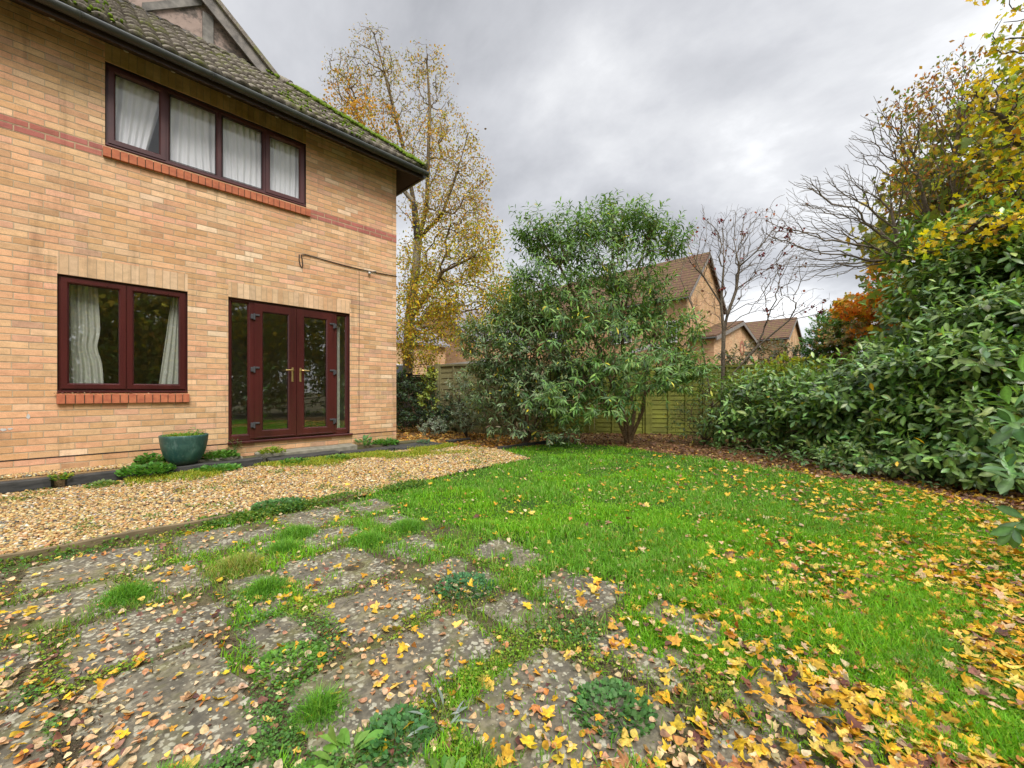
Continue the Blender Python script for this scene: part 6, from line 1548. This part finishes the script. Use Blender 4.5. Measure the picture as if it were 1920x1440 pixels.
for i, (tx, ty, s_, lab) in enumerate([(.14, 2.72, .13, 'grass tuft between slabs at the left, third row'), (.60, 2.72, .20, 'yellowish grass tuft behind the twin yellow leaves'), (.86, 2.80, .15, 'dense grass tuft left of the pale leafy slab'), (.62, 2.30, .14, 'grass tuft by the corner of the large brown slab'),
                                       (-.32, 2.20, .14, 'grass tuft at the left edge of the picture'), (.50, 1.30, .085, 'round dark grass tuft in the lower middle'), (1.62, 2.62, .17, 'grass tuft where lawn meets paving'), (1.30, 2.55, .15, 'grass tuft beside the small slab near the lawn'), (.12, 1.30, .10, 'thin grass tuft between clover at the lower left'), (1.02, 3.05, .16, 'long grass tuft near the overgrown edging')]):
    n = int(900 * (s_ / .12)); q = r.normal(0, s_ * .42, (n, 2)); hh = .035 + .075 * np.exp(-(q ** 2).sum(1) / (s_ * .5) ** 2) * r.uniform(.5, 1.1, n)
    o = grass('grass_tuft', q[:, 0], q[:, 1], hh, np.full(n, .0035), TG if i not in (1,) else [(.28, .38, .06), (.2, .34, .05), (.4, .36, .1)], [1, 1, 1], r, .55, kind=None)
    o.location = (tx, ty, 0); tag(o, lab, 'grass tuft')

# ------------------------------------------------------------ fallen leaves
r = np.random.default_rng(141)
YEL = [(.62, .40, .025), (.58, .30, .025), (.66, .47, .09)]; ORG = [(.50, .21, .05), (.42, .17, .06)]; PNK = [(.52, .35, .20), (.58, .44, .25), (.42, .23, .12)]; BRN = [(.18, .075, .05), (.12, .05, .04), (.25, .13, .08)]
def leaf_z(x, y): return np.where(inpoly(x, y, LAWN), .018, .006) + np.where(on_slab(x, y), .006, 0)
def region(n, zmin, zmax, pw, fn):
    x, y, Z = view_points(n, zmin, zmax, r, pw); k = r.random(n) < fn(x, y, Z); return x[k], y[k], Z[k]
def lay(name, label, x, y, Z, tmpl, size, cols, wts, tiltv=.35, z=None, jit=.14, grow_=.03):
    n = len(x); zz = leaf_z(x, y) if z is None else z
    p = np.stack([x, y, zz + r.uniform(0, .014, n)], -1); ax = r.normal(size=(n, 3)); ax[:, 2] *= .25
    nm = r.normal(0, tiltv, (n, 3)); nm[:, 2] = 1; nm[r.random(n) < .3] *= [1, 1, -1]
    sel = r.integers(0, len(tmpl), n); s = size * (.45 + .85 * r.random(n) ** 1.3) * (1 + grow_ * Z); c = palette(n, cols, wts, jit, r); fr = frames(ax, nm)
    return merge([scatter(*tmpl[i], p[sel == i], fr[sel == i], s[sel == i], c[sel == i]) for i in range(len(tmpl)) if (sel == i).any()])
# maple leaves: thick at the right, a scatter at the front
def d_maple(x, y, Z):
    px = pixx(x, y); a = np.clip((px - 1080) / 620, 0, 1.15) ** 1.1 * 1.75; a += .05 + .15 * np.clip((2.4 - Z) / 1.2, 0, 1) * np.clip((px - 480) / 500, 0, 1) + .035; a *= 1 - .45 * np.clip((1.9 - Z) / .6, 0, 1)
    a *= np.clip((7.5 - Z) / 2.5, 0, 1) * .9 + .1
    return a * .26 * np.clip((vnoise(x, y, 3.2, 71) * .6 + vnoise(x, y, 9, 73) * .6 - .12), .05, 1) * (y < 3.9)
x, y, Z = region(90000, 1.0, 7.5, .8, d_maple); print('maple', len(x))
big = np.argsort(Z)[:200]; rest = np.ones(len(x), bool); rest[big] = False
cw = YEL + ORG + BRN + PNK[:2]; ww = [5.5, 3, 3.2, .6, .5, .6, .5, .6, .5, .8]
mp = lay('', '', x[rest], y[rest], Z[rest], MAPLE_HI[:4] if False else MAPLE_LO + MAPLE_HI[:2] if False else MAPLE_LO, .041, cw, ww, .60)
tag(link('fallen_maple_leaves', np_mesh('fallen_maple_leaves', *mp), M['fallen']), kind='stuff', label='yellow maple leaves strewn over the right of the lawn')
# birch leaves everywhere on the paving, fewer on grass and gravel
def d_birch(x, y, Z):
    pt = inpoly(x, y, PATIO); a = np.where(pt, .22, .17); a = np.where(inpoly(x, y, GRAVEL), .22, a)
    return a * np.clip(vnoise(x, y, 4, 81) * 1.6 - .25 + .5 * vnoise(x, y, 12, 82), .08, 1.3)
xb, yb, Zb = region(46000, 1.0, 7.5, .95, d_birch); k = inpoly(xb, yb, PATIO) | inpoly(xb, yb, GRAVEL) | inpoly(xb, yb, LAWN); xb, yb, Zb = xb[k], yb[k], Zb[k]; print('birch', len(xb))
bigb = np.argsort(Zb)[:100]; restb = np.ones(len(xb), bool); restb[bigb] = False
l = lay('', '', xb[restb], yb[restb], Zb[restb], BIRCH[:4], .024, PNK + YEL + BRN + ORG, [4, 4, 2.5, 1.2, .8, 1, .8, .7, .5, 1, .8], .35)
tag(link('fallen_birch_leaves', np_mesh('fallen_birch_leaves', *l), M['fallen']), kind='stuff', label='small pale birch leaves scattered over paving, gravel and grass')
# pale specks of leaf on the far lawn
# litter under the shrubs
def d_lit(x, y, Z): return inpoly(x + r.normal(0, .12, len(x)), y + r.normal(0, .12, len(x)), LITTER) * .9
xl_, yl_, Zl_ = region(60000, 3.4, 13, .9, d_lit); print('litter', len(xl_))
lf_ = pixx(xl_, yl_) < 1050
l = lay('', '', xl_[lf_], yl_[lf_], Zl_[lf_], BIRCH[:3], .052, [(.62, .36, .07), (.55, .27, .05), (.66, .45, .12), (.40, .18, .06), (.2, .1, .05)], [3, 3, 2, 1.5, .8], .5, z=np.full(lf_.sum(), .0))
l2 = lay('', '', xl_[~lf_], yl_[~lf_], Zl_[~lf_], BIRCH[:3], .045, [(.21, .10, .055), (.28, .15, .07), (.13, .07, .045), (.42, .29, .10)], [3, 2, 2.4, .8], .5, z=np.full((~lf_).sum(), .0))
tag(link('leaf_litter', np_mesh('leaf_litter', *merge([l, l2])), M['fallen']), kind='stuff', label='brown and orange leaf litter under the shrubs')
# orange and ochre leaves mixed over the far gravel
def d_g(x, y, Z): return inpoly(x, y, GRAVEL) * np.clip((x - .4) / 4, 0.14, .9)
xg, yg, Zg = region(16000, 3.6, 8.5, .9, d_g)
l = lay('', '', xg, yg, Zg, BIRCH[:3], .034, [(.62, .38, .14), (.70, .50, .26), (.55, .28, .09), (.66, .44, .06)], [2, 2, 1.5, 1], .5, z=np.full(len(xg), .018))
tag(link('fallen_leaves_on_gravel', np_mesh('fallen_leaves_on_gravel', *l), M['fallen']), kind='stuff', label='small ochre leaves mixed into the far gravel')

# the leaves nearest the camera, each its own object
kinds = []
def mk(cols, name, tmpl, jit=.10):
    out = []
    for i, (tv, tf) in enumerate(tmpl):
        c = palette(1, [cols[i % len(cols)]], [1], jit, r)[0]
        g_ = np.clip(1 + .35 * (vnoise(tv[:, 0], tv[:, 1], 4, i) - .5) + .25 * (np.hypot(tv[:, 0], tv[:, 1]) - .3), .6, 1.3)[:, None]
        me = np_mesh(name, tv, tf, c[None] * g_, False); me.materials.append(M['fallen']); out.append(me)
    return out
KM = [('yellow_maple_leaf', 'yellow maple leaf', mk(YEL, 'yellow_maple_leaf', MAPLE_HI), 4.4), ('orange_maple_leaf', 'orange maple leaf', mk(ORG + [(.70, .36, .10)], 'orange_maple_leaf', MAPLE_HI), 3), ('brown_maple_leaf', 'withered brown maple leaf', mk(BRN, 'brown_maple_leaf', MAPLE_HI), 2.2)]
KB = [('birch_leaf', 'small oval beige leaf', mk(PNK, 'birch_leaf', BIRCH), 4), ('golden_birch_leaf', 'small oval golden leaf', mk([YEL[0], ORG[0], YEL[2]], 'golden_birch_leaf', BIRCH), 1.6)]
def place(K, xs_, ys_, size, cat):
    wts = np.array([q[3] for q in K]); ch = r.choice(len(K), len(xs_), p=wts / wts.sum()); zz = leaf_z(xs_, ys_)
    for i in range(len(xs_)):
        nm_, lab, mesh, _ = K[ch[i]]
        o = bpy.data.objects.new(nm_, mesh[int(r.integers(len(mesh)))]); COL.objects.link(o)
        o.location = (xs_[i], ys_[i], zz[i] + .008 + r.random() * .008); s = size * r.uniform(.5, 1.2); o.scale = (s, s, s)
        o.rotation_euler = (r.normal(0, .32), r.normal(0, .32) + (math.pi if r.random() < .25 else 0), r.uniform(0, 6.28))
        on = 'on a paving slab' if on_slab(xs_[i:i+1], ys_[i:i+1])[0] else ('in the lawn grass' if lawn_density(xs_[i:i+1], ys_[i:i+1])[0] > .3 else 'among moss and weeds')
        p_ = pixx(xs_[i:i+1], ys_[i:i+1])[0]; py_ = 735 + F / depth(xs_[i], ys_[i])
        wh = 'far left' if p_ < 384 else 'left' if p_ < 768 else 'centre' if p_ < 1152 else 'right' if p_ < 1536 else 'far right'
        rw = 'bottom' if py_ > 1330 else 'lower' if py_ > 1220 else 'middle'
        tag(o, lab + ' ' + on + ', ' + rw + ' foreground, ' + wh, cat, 'nearest fallen leaves: ' + nm_.replace('_', ' '))
place(KM, x[big], y[big], .041, 'leaf'); place(KB, xb[bigb], yb[bigb], .028, 'leaf')
# two bright leaves by the tuft, as in the photo, and a few fallen twigs
tw = MB()
for k in range(40):
    q = view_points(1, 1.1, 4.0, r, 1.3); a = r.uniform(0, 6.28); L = r.uniform(.04, .16); x0, y0 = q[0][0], q[1][0]
    tw.tube([(x0, y0, .018), (x0 + math.cos(a) * L * .5, y0 + math.sin(a) * L * .5, .026), (x0 + math.cos(a + .3) * L, y0 + math.sin(a + .3) * L, .018)], [.0018, .0016, .001], 5, False)
tag(tw.build('fallen_twigs', M['soil']), 'thin dead twigs scattered over the paving', None, None, 'stuff')

# dry leaf scraps caught on the sills
r = np.random.default_rng(151)
n = 46; xs_ = np.concatenate([r.uniform(-.24, .42, 40), r.uniform(.45, .95, 6)])
l = lay('', '', xs_, np.full(n, WY - .022) + r.normal(0, .008, n), np.full(n, 1.0), BIRCH[:3], .020, BRN + PNK[:2], [2, 2, 1.5, 1, 1], .5, z=np.full(n, .984))
tag(link('sill_debris', np_mesh('sill_debris', *l), M['fallen']), kind='stuff', label='dry leaf scraps caught along the ground floor brick sill')
